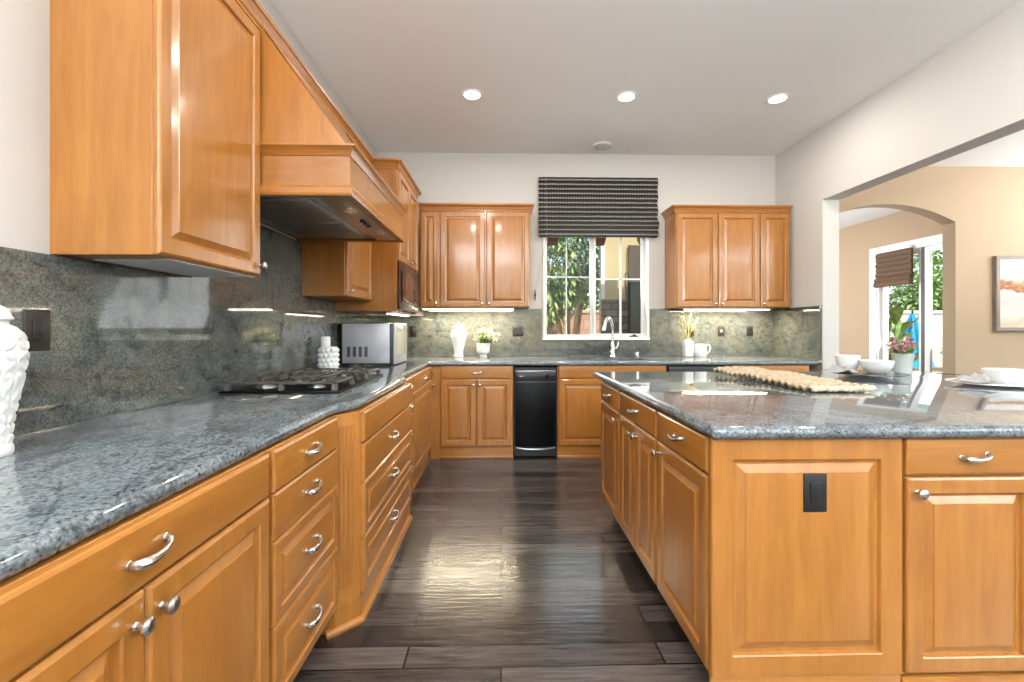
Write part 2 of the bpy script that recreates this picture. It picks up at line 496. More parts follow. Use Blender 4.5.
obox('sill', WHITE, win, WX0 - 0.004, WX1 + 0.004, YB - 0.040, YB - 0.012, WZ0 - 0.012, WZ0 + 0.006, 0.004)
# unseen windows added for the fill light; frames only in view from other positions
def simple_window(name, axis, a0, a1, z0, z1, c):
    bm = new_bm(); t = 0.05
    mid = [a0 + (a1 - a0) * k / 3 for k in (1, 2)]
    for (p, q, r, s) in [(a0, a1, z0, z0 + t), (a0, a1, z1 - t, z1), (a0, a0 + t, z0 + t, z1 - t), (a1 - t, a1, z0 + t, z1 - t)] + [(m - 0.03, m + 0.03, z0 + t, z1 - t) for m in mid]:
        if axis == 'x': box(bm, p, q, c - 0.04, c + 0.04, r, s)
        else: box(bm, c - 0.04, c + 0.04, p, q, r, s)
    o = struct(finish(name, bm, WHITE))
    if axis == 'x': obox('pane', GLASS, o, a0, a1, c - 0.003, c + 0.003, z0, z1)
    else: obox('pane', GLASS, o, c - 0.003, c + 0.003, a0, a1, z0, z1)
simple_window('added_window_2', 'x', -1.2, 2.8, 0.2, 3.0, YR - 0.08)
simple_window('added_window_3', 'x', 3.8, 8.0, 0.2, 3.0, YR - 0.08)
simple_window('added_window_6', 'y', 7.9, 9.9, 0.65, 2.55, 2.92)
simple_window('added_window_5', 'y', -3.3, -0.9, 0.2, 2.95, XL - 0.08)
simple_window('added_window_4', 'y', -2.6, 4.6, 0.2, 2.95, 8.68)

# patio slider seen through the arch
bm = new_bm()
for b in [(6.712, 6.73, DY1, DY1 + 0.15, 0, DZ + 0.11), (6.712, 6.73, DY0 - 0.11, DY0, 0, DZ + 0.11), (6.712, 6.73, DY0, DY1, DZ, DZ + 0.11),
          (6.73, 6.86, DY1 - 0.03, DY1, 0, DZ), (6.73, 6.86, DY0, DY0 + 0.03, 0, DZ), (6.73, 6.86, DY0 + 0.03, DY1 - 0.03, DZ - 0.03, DZ), (6.73, 6.86, DY0 + 0.03, DY1 - 0.03, 0, 0.04)]:
    box(bm, *b, 0.003)
door = struct(finish('door_1', bm, WHITE), 'white framed sliding patio door past the arch')
def leaf(y0, y1, x):
    bm = new_bm(); t = 0.09
    for b in [(x, x + 0.04, y0, y0 + t, 0.05, DZ - 0.035), (x, x + 0.04, y1 - t, y1, 0.05, DZ - 0.035), (x, x + 0.04, y0 + t, y1 - t, 0.05, 0.17), (x, x + 0.04, y0 + t, y1 - t, DZ - 0.12, DZ - 0.035)]:
        box(bm, *b, 0.004)
    f = finish('door_leaf', bm, WHITE, door)
    obox('pane', GLASS, f, x + 0.018, x + 0.022, y0 + t, y1 - t, 0.17, DZ - 0.12)
leaf(6.98, DY1 - 0.035, 6.79)
obox('meeting_rail', plain('grey_rubber_seal', srgb(84, 84, 84), 0.5), door, 6.735, 6.785, 6.925, 6.975, 0.045, DZ - 0.035, 0.003)
leaf(DY0 + 0.035, 6.92, 6.74)

# ------------------------------------------------------------------ cabinets
T = 0.02
DOOR = [(0, 0), (0, -T + 0.007), (0.003, -T + 0.003), (0.009, -T), (0.050, -T), (0.054, -T + 0.003), (0.057, -T + 0.012), (0.064, -T + 0.013), (0.086, -T + 0.003), (0.087, -T + 0.0005), (0.091, -T)]
SLABF = [(0, 0), (0, -T + 0.008), (0.002, -T + 0.004), (0.008, -T + 0.001), (0.014, -T)]
PDRAW = [(0, 0), (0, -T + 0.007), (0.003, -T + 0.003), (0.009, -T), (0.038, -T), (0.041, -T + 0.003), (0.044, -T + 0.012), (0.050, -T + 0.013), (0.068, -T + 0.003), (0.069, -T + 0.0005), (0.072, -T)]
KNOB_ME = PULL_ME = None
def knob_mesh():
    global KNOB_ME
    if KNOB_ME is None:
        bm = new_bm()
        lathe(bm, [(0.0075, 0), (0.0075, 0.003), (0.0048, 0.006), (0.0048, 0.013), (0.008, 0.0155), (0.0145, 0.018), (0.0160, 0.022), (0.0150, 0.027), (0.010, 0.0305), (0, 0.032)], 20, axis='-y')
        o = finish('knob', bm, NICKEL); KNOB_ME = o.data; bpy.data.objects.remove(o)
    return KNOB_ME
def pull_mesh():
    global PULL_ME
    if PULL_ME is None:
        bm = new_bm()
        pts = smooth_path([(-0.050, 0, -0.003), (-0.050, -0.010, -0.003), (-0.043, -0.018, -0.003), (-0.026, -0.022, -0.004), (0.0, -0.023, -0.004), (0.024, -0.021, -0.001), (0.040, -0.017, 0.003), (0.048, -0.011, 0.007), (0.050, 0, 0.008)], 5)
        key = [0.0065, 0.0080, 0.0098, 0.0098, 0.0075, 0.0056, 0.0050, 0.0060, 0.0070]
        rad = []
        for i in range(len(pts)):
            t = i / (len(pts) - 1) * (len(key) - 1); k = min(int(t), len(key) - 2); rad.append(key[k] + (key[k + 1] - key[k]) * (t - k))
        tube(bm, pts, rad, 10)
        lathe(bm, [(0.009, 0), (0.009, 0.002), (0.0065, 0.004)], 14, (-0.050, 0, -0.003), '-y')
        lathe(bm, [(0.009, 0), (0.009, 0.002), (0.0065, 0.004)], 14, (0.050, 0, 0.008), '-y')
        bmesh.ops.scale(bm, vec=(0.84, 1, 1), verts=bm.verts)
        o = finish('handle', bm, NICKEL); PULL_ME = o.data; bpy.data.objects.remove(o)
    return PULL_ME

def front(root, kind, x0, x1, z0, z1, style, hw=None, y=0.0):
    """a door or drawer front; hw: None, 'pull', or (dx, dz) knob position from lower-left corner"""
    bm = new_bm(); w, h = x1 - x0, z1 - z0
    nested(bm, w, h, {'door': DOOR, 'slab': SLABF, 'panel': PDRAW}[style])
    o = finish(kind, bm, WOODH if style != 'door' else WOOD, root, (x0, y, z0), angle=14)
    if hw == 'pull': inst('handle', pull_mesh(), o, (w / 2, -T, h / 2))
    elif hw: inst('knob', knob_mesh(), o, (hw[0], -T, hw[1]))
    return o

G = 0.004
ZT, ZC = 0.105, 0.872      # toe kick, underside of stone
def carcass(root, w, d, z0, z1, toe=True, mat=None, hollow=False):
    bm = new_bm()
    if hollow:
        box(bm, 0, w, 0, 0.018, z0, z1); box(bm, 0, w, d - 0.018, d, z0, z1); box(bm, 0, w, 0.018, d - 0.018, z0, z0 + 0.018)
        box(bm, 0, 0.018, 0.018, d - 0.018, z0 + 0.018, z1); box(bm, w - 0.018, w, 0.018, d - 0.018, z0 + 0.018, z1)
    else:
        box(bm, 0, w, 0, d, z0, z1, 0.0015, 1)
    finish('body', bm, mat or WOOD, root)
    if toe == 'base':
        bm = new_bm(); box(bm, 0, w, 0.01, 0.03, 0, z0); box(bm, 0, w, -0.006, 0.01, 0, 0.022, 0.004)
        finish('toe_kick', bm, WOODH, root)
    elif toe:
        bm = new_bm(); box(bm, 0, w, 0.07, 0.09, 0, z0)
        finish('toe_kick', bm, TOE, root)

def base_cab(label, loc, rz, w, d=0.6, layout='d1', toe=True, knob='r', name='base_cabinet'):
    r = thing(name, label, 'cabinet', loc, rz, 'honey maple kitchen cabinets')
    carcass(r, w, d, ZT, ZC, toe, None, name == 'sink_cabinet')
    e = 0.010
    zt = ZC - 0.003; zd = zt - 0.118
    if layout == 'drawers':
        zs = [(zt - 0.120, zt), (zt - 0.120 - G - 0.135, zt - 0.120 - G)]
        z3 = zs[-1][0] - G; hh = (z3 - (ZT + 0.012) - G) / 2
        zs += [(z3 - hh, z3), (ZT + 0.012, ZT + 0.012 + hh)]
        for k, (a, b) in enumerate(zs): front(r, 'drawer', e, w - e, a, b, 'slab' if k < 2 else 'panel', 'pull')
    elif layout == 'cooktop':
        zs = [(zt - 0.125, zt), (zt - 0.125 - 2 * G - 0.16, zt - 0.125 - 2 * G)]
        z3 = zs[-1][0] - G; hh = (z3 - (ZT + 0.012) - G) / 2
        zs += [(z3 - hh, z3), (ZT + 0.012, ZT + 0.012 + hh)]
        for k, (a, b) in enumerate(zs):
            front(r, 'drawer' if k else 'false_front', e, w - e, a, b, 'slab' if k < 2 else 'panel', 'pull' if k else None)
    else:
        n = int(layout[1]); pull = 'pull' if 'f' not in layout else None
        front(r, 'drawer' if pull else 'false_front', e, w - e, zd, zt, 'slab', pull)
        zb = ZT + 0.012; zz = zd - G * 1.6
        if n == 1:
            ww = w - 2 * e; front(r, 'door', e, w - e, zb, zz, 'door', ((ww - 0.03) if knob == 'r' else 0.03, zz - zb - 0.045))
        else:
            m = w / 2
            front(r, 'door', e, m - G / 2, zb, zz, 'door', (m - G / 2 - e - 0.028, zz - zb - 0.05))
            front(r, 'door', m + G / 2, w - e, zb, zz, 'door', (0.028, zz - zb - 0.05))
    return r

RL = PI / 2        # fronts facing +X
RI = -PI / 2       # fronts facing -X
XF = -0.664         # face of the left base run
base_cab('nearest maple base cabinet at left, one wide drawer over two doors', (XF, 0.385, 0), RL, 0.886, 0.725, 'd2')
base_cab('maple cabinet of four drawers between the wide-drawer cabinet and the fluted pilaster', (XF, 1.275, 0), RL, 0.515, 0.725, 'drawers', name='drawer_cabinet')
# cooktop base stepped forward with fluted corner pilasters
XB = -0.59
ck = base_cab('maple drawer cabinet stepped forward under the gas cooktop, fluted corner pilaster', (XB, 1.872, 0), RL, 0.998, 0.60, 'cooktop', None, name='drawer_cabinet')
def pilaster(root, sgn):
    bm = new_bm()
    # local frame: x along the run, -y outward; pilaster is a 45 degree corner post
    x0 = 0.0 if sgn < 0 else 0.998
    A = (x0 + sgn * 0.078, 0.078); B = (x0, 0.0)
    poly = [B, A, (x0 + sgn * 0.078, 0.2), (x0, 0.2)]
    prism(bm, poly, 'z', 0.10, ZC)
    prism(bm, [(B[0], B[1] - 0.008), (A[0] + sgn * 0.006, A[1] - 0.004), (x0 + sgn * 0.078, 0.2), (x0, 0.2)], 'z', 0.0, 0.10)
    # flutes: raised reeds between grooves
    ux, uy = sgn * 0.7071, 0.7071; nx, ny = sgn * 0.7071, -0.7071
    L = 0.11
    for k in range(4):
        s = L * (0.24 + 0.175 * k)
        c = (x0 + ux * s, uy * s)
        tube(bm, [(c[0], c[1], 0.17), (c[0], c[1], ZC - 0.05)], 0.0055, 8)
    finish('pilaster', bm, WOOD, root, angle=25)
pilaster(ck, -1); pilaster(ck, 1)
bm = new_bm()
sweep(bm, [(-0.078 - 0.02, 0.105), (-0.078, 0.082), (0.0, 0.0), (0.998, 0.0), (1.066, 0.070)], [(0.0, 0.0), (0.022, 0.0), (0.022, 0.012), (0.014, 0.022), (0.0, 0.026)])
finish('shoe_moulding', bm, WOODH, ck)
bm = new_bm(); box(bm, 0, 0.998, 0.0, 0.02, 0.0, ZT); finish('toe_kick', bm, WOODH, ck)
base_cab('narrow maple cabinet of four drawers just past the cooktop cabinet', (XF, 2.972, 0), RL, 0.314, 0.725, 'drawers', 'base', name='drawer_cabinet')
base_cab('maple base cabinet with one drawer over one door, in the corner by the back run', (XF, 3.288, 0), RL, 0.898, 0.725, 'd1', 'base', 'r')
# back run
YF = 4.19
bc = base_cab('maple base cabinet with a drawer over two doors, left of the black compactor', (-0.575, YF, 0), 0, 0.69, 0.74, 'd2', 'base')
bm = new_bm(); box(bm, -0.088, -0.001, 0.0, 0.02, 0.0, ZC); finish('filler', bm, WOOD, bc)
base_cab('maple sink cabinet with a false drawer front, right of the black compactor', (0.532, YF, 0), 0, 1.04, 0.74, 'f2', 'base', name='sink_cabinet')
base_cab('maple base cabinet at the right end of the back counter, behind the island', (2.19, YF, 0), 0, 0.76, 0.74, 'd2', 'base')

# trash compactor
tc = thing('trash_compactor', 'narrow black trash compactor between maple cabinets on the back wall', 'compactor', (0.122, YF, 0))
obox('body', BLACKM, tc, 0.003, 0.40, 0.0, 0.6, 0.02, 0.855)
obox('panel', BLACK, tc, 0.012, 0.392, -0.022, 0.0, 0.115, 0.715, 0.006)
cp = obox('control_panel', BLACKM, tc, 0.012, 0.392, -0.026, 0.0, 0.725, 0.815, 0.005)
bm = new_bm(); lathe(bm, [(0.019, 0), (0.019, 0.008), (0.014, 0.014), (0, 0.014)], 20, (0.31, -0.026, 0.775), '-y'); finish('dial', bm, BLACK, cp)
obox('badge', plain('silver_badge', srgb(150, 150, 150), 0.3, 0.6), cp, 0.05, 0.085, -0.028, -0.026, 0.768, 0.778, 0.001)
obox('trim_strip', NICKEL, tc, 0.012, 0.392, -0.0265, -0.0225, 0.818, 0.826, 0.001)
obox('grip_strip', plain('dark_steel_strip', srgb(92, 92, 92), 0.3, 0.8), tc, 0.012, 0.392, -0.027, -0.0225, 0.717, 0.724, 0.001)
bm = new_bm(); tube(bm, smooth_path([(0.02, -0.024, 0.105), (0.1, -0.045, 0.098), (0.2, -0.052, 0.096), (0.3, -0.045, 0.098), (0.385, -0.024, 0.105)], 5), 0.008, 8); finish('pedal_bar', bm, STEEL, tc)

# dishwasher, mostly behind the island
dw = thing('dishwasher', 'black dishwasher under the back counter, mostly hidden behind the island', 'dishwasher', (1.578, YF, 0))
obox('body', BLACKM, dw, 0.003, 0.603, 0.0, 0.6, 0.02, 0.865)
obox('door', BLACK, dw, 0.008, 0.598, -0.024, 0.0, 0.11, 0.74, 0.006)
obox('control_panel', BLACKM, dw, 0.008, 0.598, -0.026, 0.0, 0.746, 0.862, 0.005)
bm = new_bm(); tube(bm, [(0.1, 0, 0.70), (0.1, -0.05, 0.70), (0.5, -0.05, 0.70), (0.5, 0, 0.70)], 0.009, 8); finish('handle', bm, BLACKM, dw)

# ---- wall cabinets
CROWN = [(0.0, 0.0), (0.010, 0.0), (0.010, 0.012), (0.016, 0.018), (0.022, 0.034), (0.036, 0.050), (0.044, 0.054), (0.044, 0.070), (0.0, 0.070)]
def crown(root, path, z):
    bm = new_bm(); sweep(bm, path, [(o, z + q) for o, q in CROWN]); finish('crown', bm, WOODH, root, angle=20)

def upper(label, loc, rz, w, d, z0, z1, doors, crown_path=None, name='wall_cabinet', under=None):
    r = thing(name, label, 'cabinet', loc, rz, 'honey maple kitchen cabinets')
    bm = new_bm(); box(bm, 0, w, 0, d, z0, z1, 0.0015, 1); finish('body', bm, WOOD, r)
    for (a, b, za, zb, kx) in doors:
        ww = b - a
        front(r, 'door', a, b, za, zb, 'door', None if kx is None else ((0.028 if kx == 'l' else ww - 0.028), 0.035))
    if crown_path: crown(r, crown_path, z1)
    if under: obox('underside', MELA, r, under[0], under[1], under[2], under[3], z0 - 0.003, z0 - 0.0005)
    return r

def light_strip(root, x0, x1, y0, y1, z, energy, rz):
    o = obox('light_strip', MELA, root, x0, x1, y0, y1, z - 0.018, z - 0.001, 0.002)
    obox('lens', TUBE, o, x0 + 0.006, x1 - 0.006, y0 + 0.004, y1 - 0.004, z - 0.023, z - 0.018)
    l = light('under_cabinet_glow', 'AREA', (0, 0, 0), energy, STRIP, shape='RECTANGLE', size=x1 - x0, size_y=0.04)
    l.parent = root; l.location = ((x0 + x1) / 2, (y0 + y1) / 2, z - 0.026)

ZU = 1.447; ZUT = 2.545
DD = 0.31
XU = -1.06 - T     # carcass face so that door faces sit at -1.06
n = upper('large maple wall cabinet with one door, nearest the camera at left', (XU, 1.405, 0), RL, 0.597, -XL + XU, ZU, ZUT,
      [(0.004, 0.589, ZU + 0.004, ZUT - 0.012, None)], [(0.597, 0.0), (0.0, 0.0)][::-1], under=(0.09, 0.585, 0.006, 0.26))
kd = [c for c in n.children if c.name.startswith('door')][0]
inst('knob', knob_mesh(), kd, (0.585 - 0.014, -T, 0.045))
upper('small maple wall cabinet with one door, between hood and microwave cabinet', (XU, 3.10, 0), RL, 0.60, -XL + XU, ZU, ZUT,
      [(0.01, 0.594, ZU + 0.004, ZUT - 0.012, 'l')], [(0.0, 0.0), (0.60, 0.0)])
# microwave cabinet
XM = -0.84
mwc = thing('wall_cabinet', 'deep maple wall cabinet in the corner, two small doors over a built-in microwave', 'cabinet', (XM - T, 3.705, 0), RL, 'honey maple kitchen cabinets')
WM = 0.85; dM = -XL + XM - T; ZM0 = 1.366; ZMS = 1.80
bm = new_bm()
box(bm, 0, WM, 0.03, dM, ZM0, ZUT, 0.0015, 1); box(bm, 0, WM, 0, 0.03, ZMS - 0.02, ZUT, 0.0015, 1)
box(bm, 0, 0.03, 0, 0.03, ZM0, ZMS - 0.02); box(bm, WM - 0.03, WM, 0, 0.03, ZM0, ZMS - 0.02)
finish('body', bm, WOOD, mwc)
front(mwc, 'door', 0.008, WM / 2 - 0.002, ZMS - 0.01, ZUT - 0.012, 'door', (WM / 2 - 0.04, 0.035))
front(mwc, 'door', WM / 2 + 0.002, WM - 0.008, ZMS - 0.01, ZUT - 0.012, 'door', (0.03, 0.035))
crown(mwc, [(0.0, 0.19), (0, 0), (WM, 0), (WM, 0.19)], ZUT)
light_strip(mwc, 0.08, 0.80, 0.06, 0.11, ZM0, 3.5, RL)
mw = thing('microwave', 'built-in dark bronze microwave in the corner wall cabinet', 'microwave', (XM - T, 3.705, 0), RL)
MWB = plain('dark_bronze_trim', srgb(58, 38, 30), 0.25, 0.5)
MWG = plain('dark_red_brown_glass', srgb(64, 34, 26), 0.08)
obox('trim_frame', MWB, mw, 0.012, WM - 0.012, -0.018, -0.0005, ZM0 + 0.012, ZMS - 0.016, 0.004)
d_ = obox('door', MWG, mw, 0.09, 0.56, -0.034, -0.018, ZM0 + 0.08, ZMS - 0.09, 0.005)
obox('window', plain('microwave_glass', srgb(110, 66, 50), 0.06), d_, 0.15, 0.49, -0.037, -0.034, ZM0 + 0.13, ZMS - 0.14, 0.002)
p_ = obox('control_panel', MWG, mw, 0.575, 0.74, -0.034, -0.018, ZM0 + 0.08, ZMS - 0.09, 0.005)
for a in range(3):
    for b in range(4):
        obox('button', plain('dark_button', srgb(88, 62, 54), 0.4) if a + b == 0 else bpy.data.materials['dark_button'], p_, 0.605 + a * 0.04, 0.632 + a * 0.04, -0.036, -0.034, ZM0 + 0.10 + b * 0.035, ZM0 + 0.125 + b * 0.035)
# back wall uppers
YU = 4.69 + T
dB = YB - YU
ZB1 = 2.465
bl = upper('maple wall cabinet with three doors, left of the sink window', (-0.86, YU, 0), 0, 1.166, dB, ZU, ZB1,
      [(0.012, 0.205, ZU + 0.004, ZB1 - 0.012, 'r'), (0.222, 0.688, ZU + 0.004, ZB1 - 0.012, 'r'), (0.706, 1.160, ZU + 0.004, ZB1 - 0.012, 'l')], [(0.0, 0.0), (1.166, 0.0), (1.166, dB)])
light_strip(bl, 0.02, 1.0, 0.05, 0.11, ZU, 26, 0)
br = upper('maple wall cabinet with three doors, right of the sink window', (1.862, YU, 0), 0, 1.246, dB, ZU, ZB1,
      [(0.012, 0.449, ZU + 0.004, ZB1 - 0.012, 'r'), (0.466, 0.901, ZU + 0.004, ZB1 - 0.012, 'l'), (0.918, 1.238, ZU + 0.004, ZB1 - 0.012, 'l')], [(0.0, dB), (0.0, 0.0), (1.246, 0.0)])
light_strip(br, 0.13, 1.06, 0.05, 0.11, ZU, 26, 0)

# ---- range hood of the same maple
hy0, hy1 = 2.008, 3.07
hd = thing('range_hood', 'tapered maple range hood over the gas cooktop', 'range hood', (0, 0, 0))
XH = -0.675; zb0, zb1 = 1.812, 2.035
bm = new_bm()
prism(bm, [(XL, zb1 - 0.002), (XH - 0.01, zb1 - 0.002), (-1.046, ZUT - 0.012), (-1.062, ZUT + 0.02), (XL, ZUT + 0.02)], 'y', hy0 + 0.003, hy1 - 0.003)
finish('canopy', bm, WOOD, hd, smooth=False)
bm = new_bm()
prism(bm, [(XL, zb0 + 0.02), (-1.35, zb0 + 0.02), (-1.35, zb1 - 0.005), (XL, zb1 - 0.005)], 'y', hy0 + 0.004, hy1 - 0.004)
box(bm, XL + 0.005, XH, hy0, hy0 + 0.02, zb0, zb1 - 0.003); box(bm, XL + 0.005, XH, hy1 - 0.02, hy1, zb0, zb1 - 0.003)
box(bm, XH - 0.02, XH, hy0 + 0.02, hy1 - 0.02, zb0, zb1 - 0.003); box(bm, XL + 0.005, XH - 0.02, hy0 + 0.02, hy1 - 0.02, zb1 - 0.03, zb1 - 0.004)
finish('band', bm, WOODH, hd)
path = [(XL + 0.01, hy0), (XH, hy0), (XH, hy1), (XL + 0.01, hy1)]
bm = new_bm(); sweep(bm, path, [(0.0, zb1 - 0.045), (0.004, zb1 - 0.045), (0.010, zb1 - 0.030), (0.024, zb1 - 0.012), (0.030, zb1 - 0.008), (0.030, zb1), (0.0, zb1)]); finish('top_moulding', bm, WOODH, hd, angle=20)
bm = new_bm(); sweep(bm, path, [(0.0, zb0), (0.010, zb0), (0.014, zb0 + 0.010), (0.014, zb0 + 0.034), (0.006, zb0 + 0.046), (0.0, zb0 + 0.048)]); finish('bottom_moulding', bm, WOODH, hd, angle=20)
ins = obox('insert', STEEL, hd, XL + 0.03, XH - 0.03, hy0 + 0.03, hy1 - 0.03, zb0 + 0.018, zb0 + 0.032, 0.002)
bm = new_bm(); prism(bm, [(XH - 0.16, zb0 + 0.004), (XH - 0.03, zb0 + 0.004), (XH - 0.03, zb0 + 0.018), (XH - 0.18, zb0 + 0.018)], 'y', hy0 + 0.04, hy1 - 0.04); pn = finish('control_strip', bm, STEEL, ins, smooth=False)
for yy in (2.27, 2.80):
    bm = new_bm(); lathe(bm, [(0.034, zb0 + 0.004), (0.034, zb0 - 0.001), (0.026, zb0 - 0.001), (0.0, zb0 + 0.002)], 20, (XH - 0.09, yy, 0)); finish('lamp', bm, CHROME, pn)
for yy in (2.47, 2.53, 2.59):
    bm = new_bm(); lathe(bm, [(0.013, zb0 + 0.004), (0.012, zb0 - 0.008), (0.0, zb0 - 0.008)], 14, (XH - 0.09, yy, 0)); finish('button', bm, BLACKM, pn)
for k in range(2):
    bm = new_bm(); y0 = hy0 + 0.10 + k * 0.45
    box(bm, XL + 0.08, XH - 0.22, y0, y0 + 0.43, zb0 + 0.010, zb0 + 0.018, 0.002)
    for j in range(10): box(bm, XL + 0.10, XH - 0.24, y0 + 0.02 + j * 0.04, y0 + 0.035 + j * 0.04, zb0 + 0.006, zb0 + 0.010)
    finish('filter', bm, STEEL, ins)
# crown across the hood
bm = new_bm(); sweep(bm, [(-1.06 - T, 3.098), (-1.06 - T, 2.003)][::-1], [(o, ZUT + q) for o, q in CROWN]); finish('crown', bm, WOODH, hd, angle=20)

# ------------------------------------------------------------------ stone: worktops and backsplash
ZS = 0.914
FX = -0.672; FB = -0.602
FYB = YF - 0.035
def fillet(p, a, b, r=0.03, n=4):
    P, A, B = Vector(p), Vector(a), Vector(b)
    da = (A - P).normalized(); db = (B - P).normalized(); s = P + da * r; e = P + db * r
    return [tuple((1 - t) ** 2 * s + 2 * t * (1 - t) * P + t * t * e) for t in [k / n for k in range(n + 1)]]
def rounded(pts, radii):
    out = []
    for i, p in enumerate(pts):
        r = radii[i]
        if r: out += fillet(p, pts[i - 1], pts[(i + 1) % len(pts)], r)
        else: out.append(p)
    return out
pts = [(XL + 0.001, 0.0), (-0.664, 0.0), (-0.664, 1.78), (-0.600, 1.93), (-0.600, 2.87), (-0.664, 2.965), (-0.664, FYB), (2.98, FYB), (3.10, 4.26), (XR - 0.001, 4.262), (XR - 0.001, YB - 0.001), (XL + 0.001, YB - 0.001)]
poly = rounded(pts, [0, 0, 0.05, 0.05, 0.05, 0.05, 0.02, 0.03, 0.03, 0, 0, 0])
SX0, SX1, SY0, SY1 = 0.70, 1.45, 4.30, 4.76
hole = rounded([(SX0, SY0), (SX1, SY0), (SX1, SY1), (SX0, SY1)], [0.06] * 4)
bm = new_bm(); slab(bm, poly, ZS, 0.041, [hole])
tag(finish('worktop', bm, GRANITE, angle=40), 'grey speckled granite worktop running along left and back walls', 'worktop')
# sink
sk = thing('sink', 'undermount stainless sink below the faucet in the back worktop', 'sink', (0, 0, 0))
bm = new_bm()
def ring(z, ins): return [bm.verts.new((p.x, p.y, z)) for p in off_poly(hole, ins)]
rs = [ring(ZS - 0.042, -0.02), ring(ZS - 0.042, 0.0), ring(ZS - 0.2, 0.02), ring(ZS - 0.215, 0.05)]
for a, b in zip(rs, rs[1:]):
    for k in range(len(a)): bm.faces.new((a[k], a[(k + 1) % len(a)], b[(k + 1) % len(a)], b[k]))
bm.faces.new(rs[-1])
finish('basin', bm, STEEL, sk)
bm = new_bm(); lathe(bm, [(0.045, ZS - 0.2145), (0.045, ZS - 0.212), (0.03, ZS - 0.2115), (0, ZS - 0.2135)], 20, ((SX0 + SX1) / 2, 4.56, 0)); finish('drain', bm, CHROME, sk)

bs = thing('backsplash', 'grey-green polished granite backsplash around the counters', 'backsplash', (0, 0, 0))
zs0 = ZS + 0.0005
bm = new_bm()
box(bm, XL + 0.001, XL + 0.021, 0.0, 2.003, zs0, ZU - 0.004); box(bm, XL + 0.001, XL + 0.021, 2.003, 3.098, zs0, zb0 - 0.002)
box(bm, XL + 0.001, XL + 0.021, 3.098, 3.70, zs0, ZU - 0.004); box(bm, XL + 0.001, XL + 0.021, 3.70, YB - 0.001, zs0, ZM0 - 0.002)
finish('slab', bm, SPLASH, bs, smooth=False)
bm = new_bm()
ys = (YB - 0.021, YB - 0.001)
box(bm, XL + 0.022, -0.865, *ys, zs0, ZM0 - 0.002); box(bm, -0.865, WX0 - 0.014, *ys, zs0, ZU - 0.003)
box(bm, WX0 - 0.014, WX1 + 0.014, *ys, zs0, WZ0 - 0.014); box(bm, WX1 + 0.014, XR - 0.022, *ys, zs0, ZU - 0.003)
finish('slab', bm, SPLASH, bs, smooth=False)
bm = new_bm(); box(bm, XR - 0.021, XR - 0.001, 4.28, YB - 0.001, zs0, ZU - 0.003); finish('slab', bm, SPLASH, bs, smooth=False)

# ------------------------------------------------------------------ island
XI = 0.680; YI = 1.402
ys_ = [(2.475, 2.945, 'maple island cabinet with drawer and door, far end facing the aisle', 'd1', 'r'),
       (1.885, 2.473, 'maple island cabinet with one drawer over two doors, middle of the aisle side', 'd2', 'r'),
       (YI + 0.004, 1.883, 'maple island cabinet with a raised end panel that holds a black outlet', 'd1', 'l')]
for y0, y1, lab, lay, kn in ys_:
    near_cab_of_island = base_cab(lab, (XI, y1, 0), RI, y1 - y0, 0.50, lay, True, kn, name='island_cabinet')
near_cab = near_cab_of_island
inv = (Matrix.Translation((XI, 1.883, 0)) @ Matrix.Rotation(RI, 4, 'Z')).inverted()
bm = new_bm(); W_ = 0.615
nested(bm, W_, ZC - 0.118, [(0, 0), (0, -T + 0.004), (0.004, -T), (0.066, -T), (0.070, -T + 0.003), (0.074, -T + 0.013), (0.084, -T + 0.014), (0.110, -T + 0.004), (0.111, -T + 0.002), (0.115, -T + 0.0015)], 0, 0.118)
ep = finish('end_panel', bm, WOOD, near_cab, (XI - 0.018, YI, 0), angle=14)
ep.matrix_parent_inverse = inv
bm = new_bm(); box(bm, 0, W_, -0.012, 0.0, 0.0, 0.115, 0.002); finish('plinth', bm, WOODH, ep)
ic = base_cab('maple island cabinet with drawer and door on the near end, right of the black outlet', (XI - 0.018 + W_ + 0.004, YI, 0), 0, 0.455, 1.5, 'd1', False, 'l', name='island_cabinet')
bm = new_bm(); box(bm, 0, 0.455, -0.012, 0.012, 0.0, ZT - 0.002, 0.002); finish('plinth', bm, WOODH, ic)
xc = XI - 0.018 + W_ + 0.004 + 0.455 + 0.004
ic2 = base_cab('maple island cabinet with drawer and two doors, at the far right end beyond the picture', (xc, YI, 0), 0, 0.78, 1.5, 'd2', False, 'l', name='island_cabinet')
bm = new_bm(); box(bm, 0, 0.78, -0.012, 0.012, 0.0, ZT - 0.002, 0.002); finish('plinth', bm, WOODH, ic2)
ip = [(XI - 0.03, YI - 0.05), (2.87, YI - 0.05), (2.87, 2.66), (2.99, 3.03), (2.96, 3.10), (XI - 0.03, 3.16)]
bm = new_bm(); slab(bm, rounded(ip, [0.035, 0.05, 0.1, 0.05, 0.05, 0.03]), ZS, 0.041)
tag(finish('island_worktop', bm, GRANITE, angle=40), 'grey speckled granite worktop of the kitchen island', 'worktop')

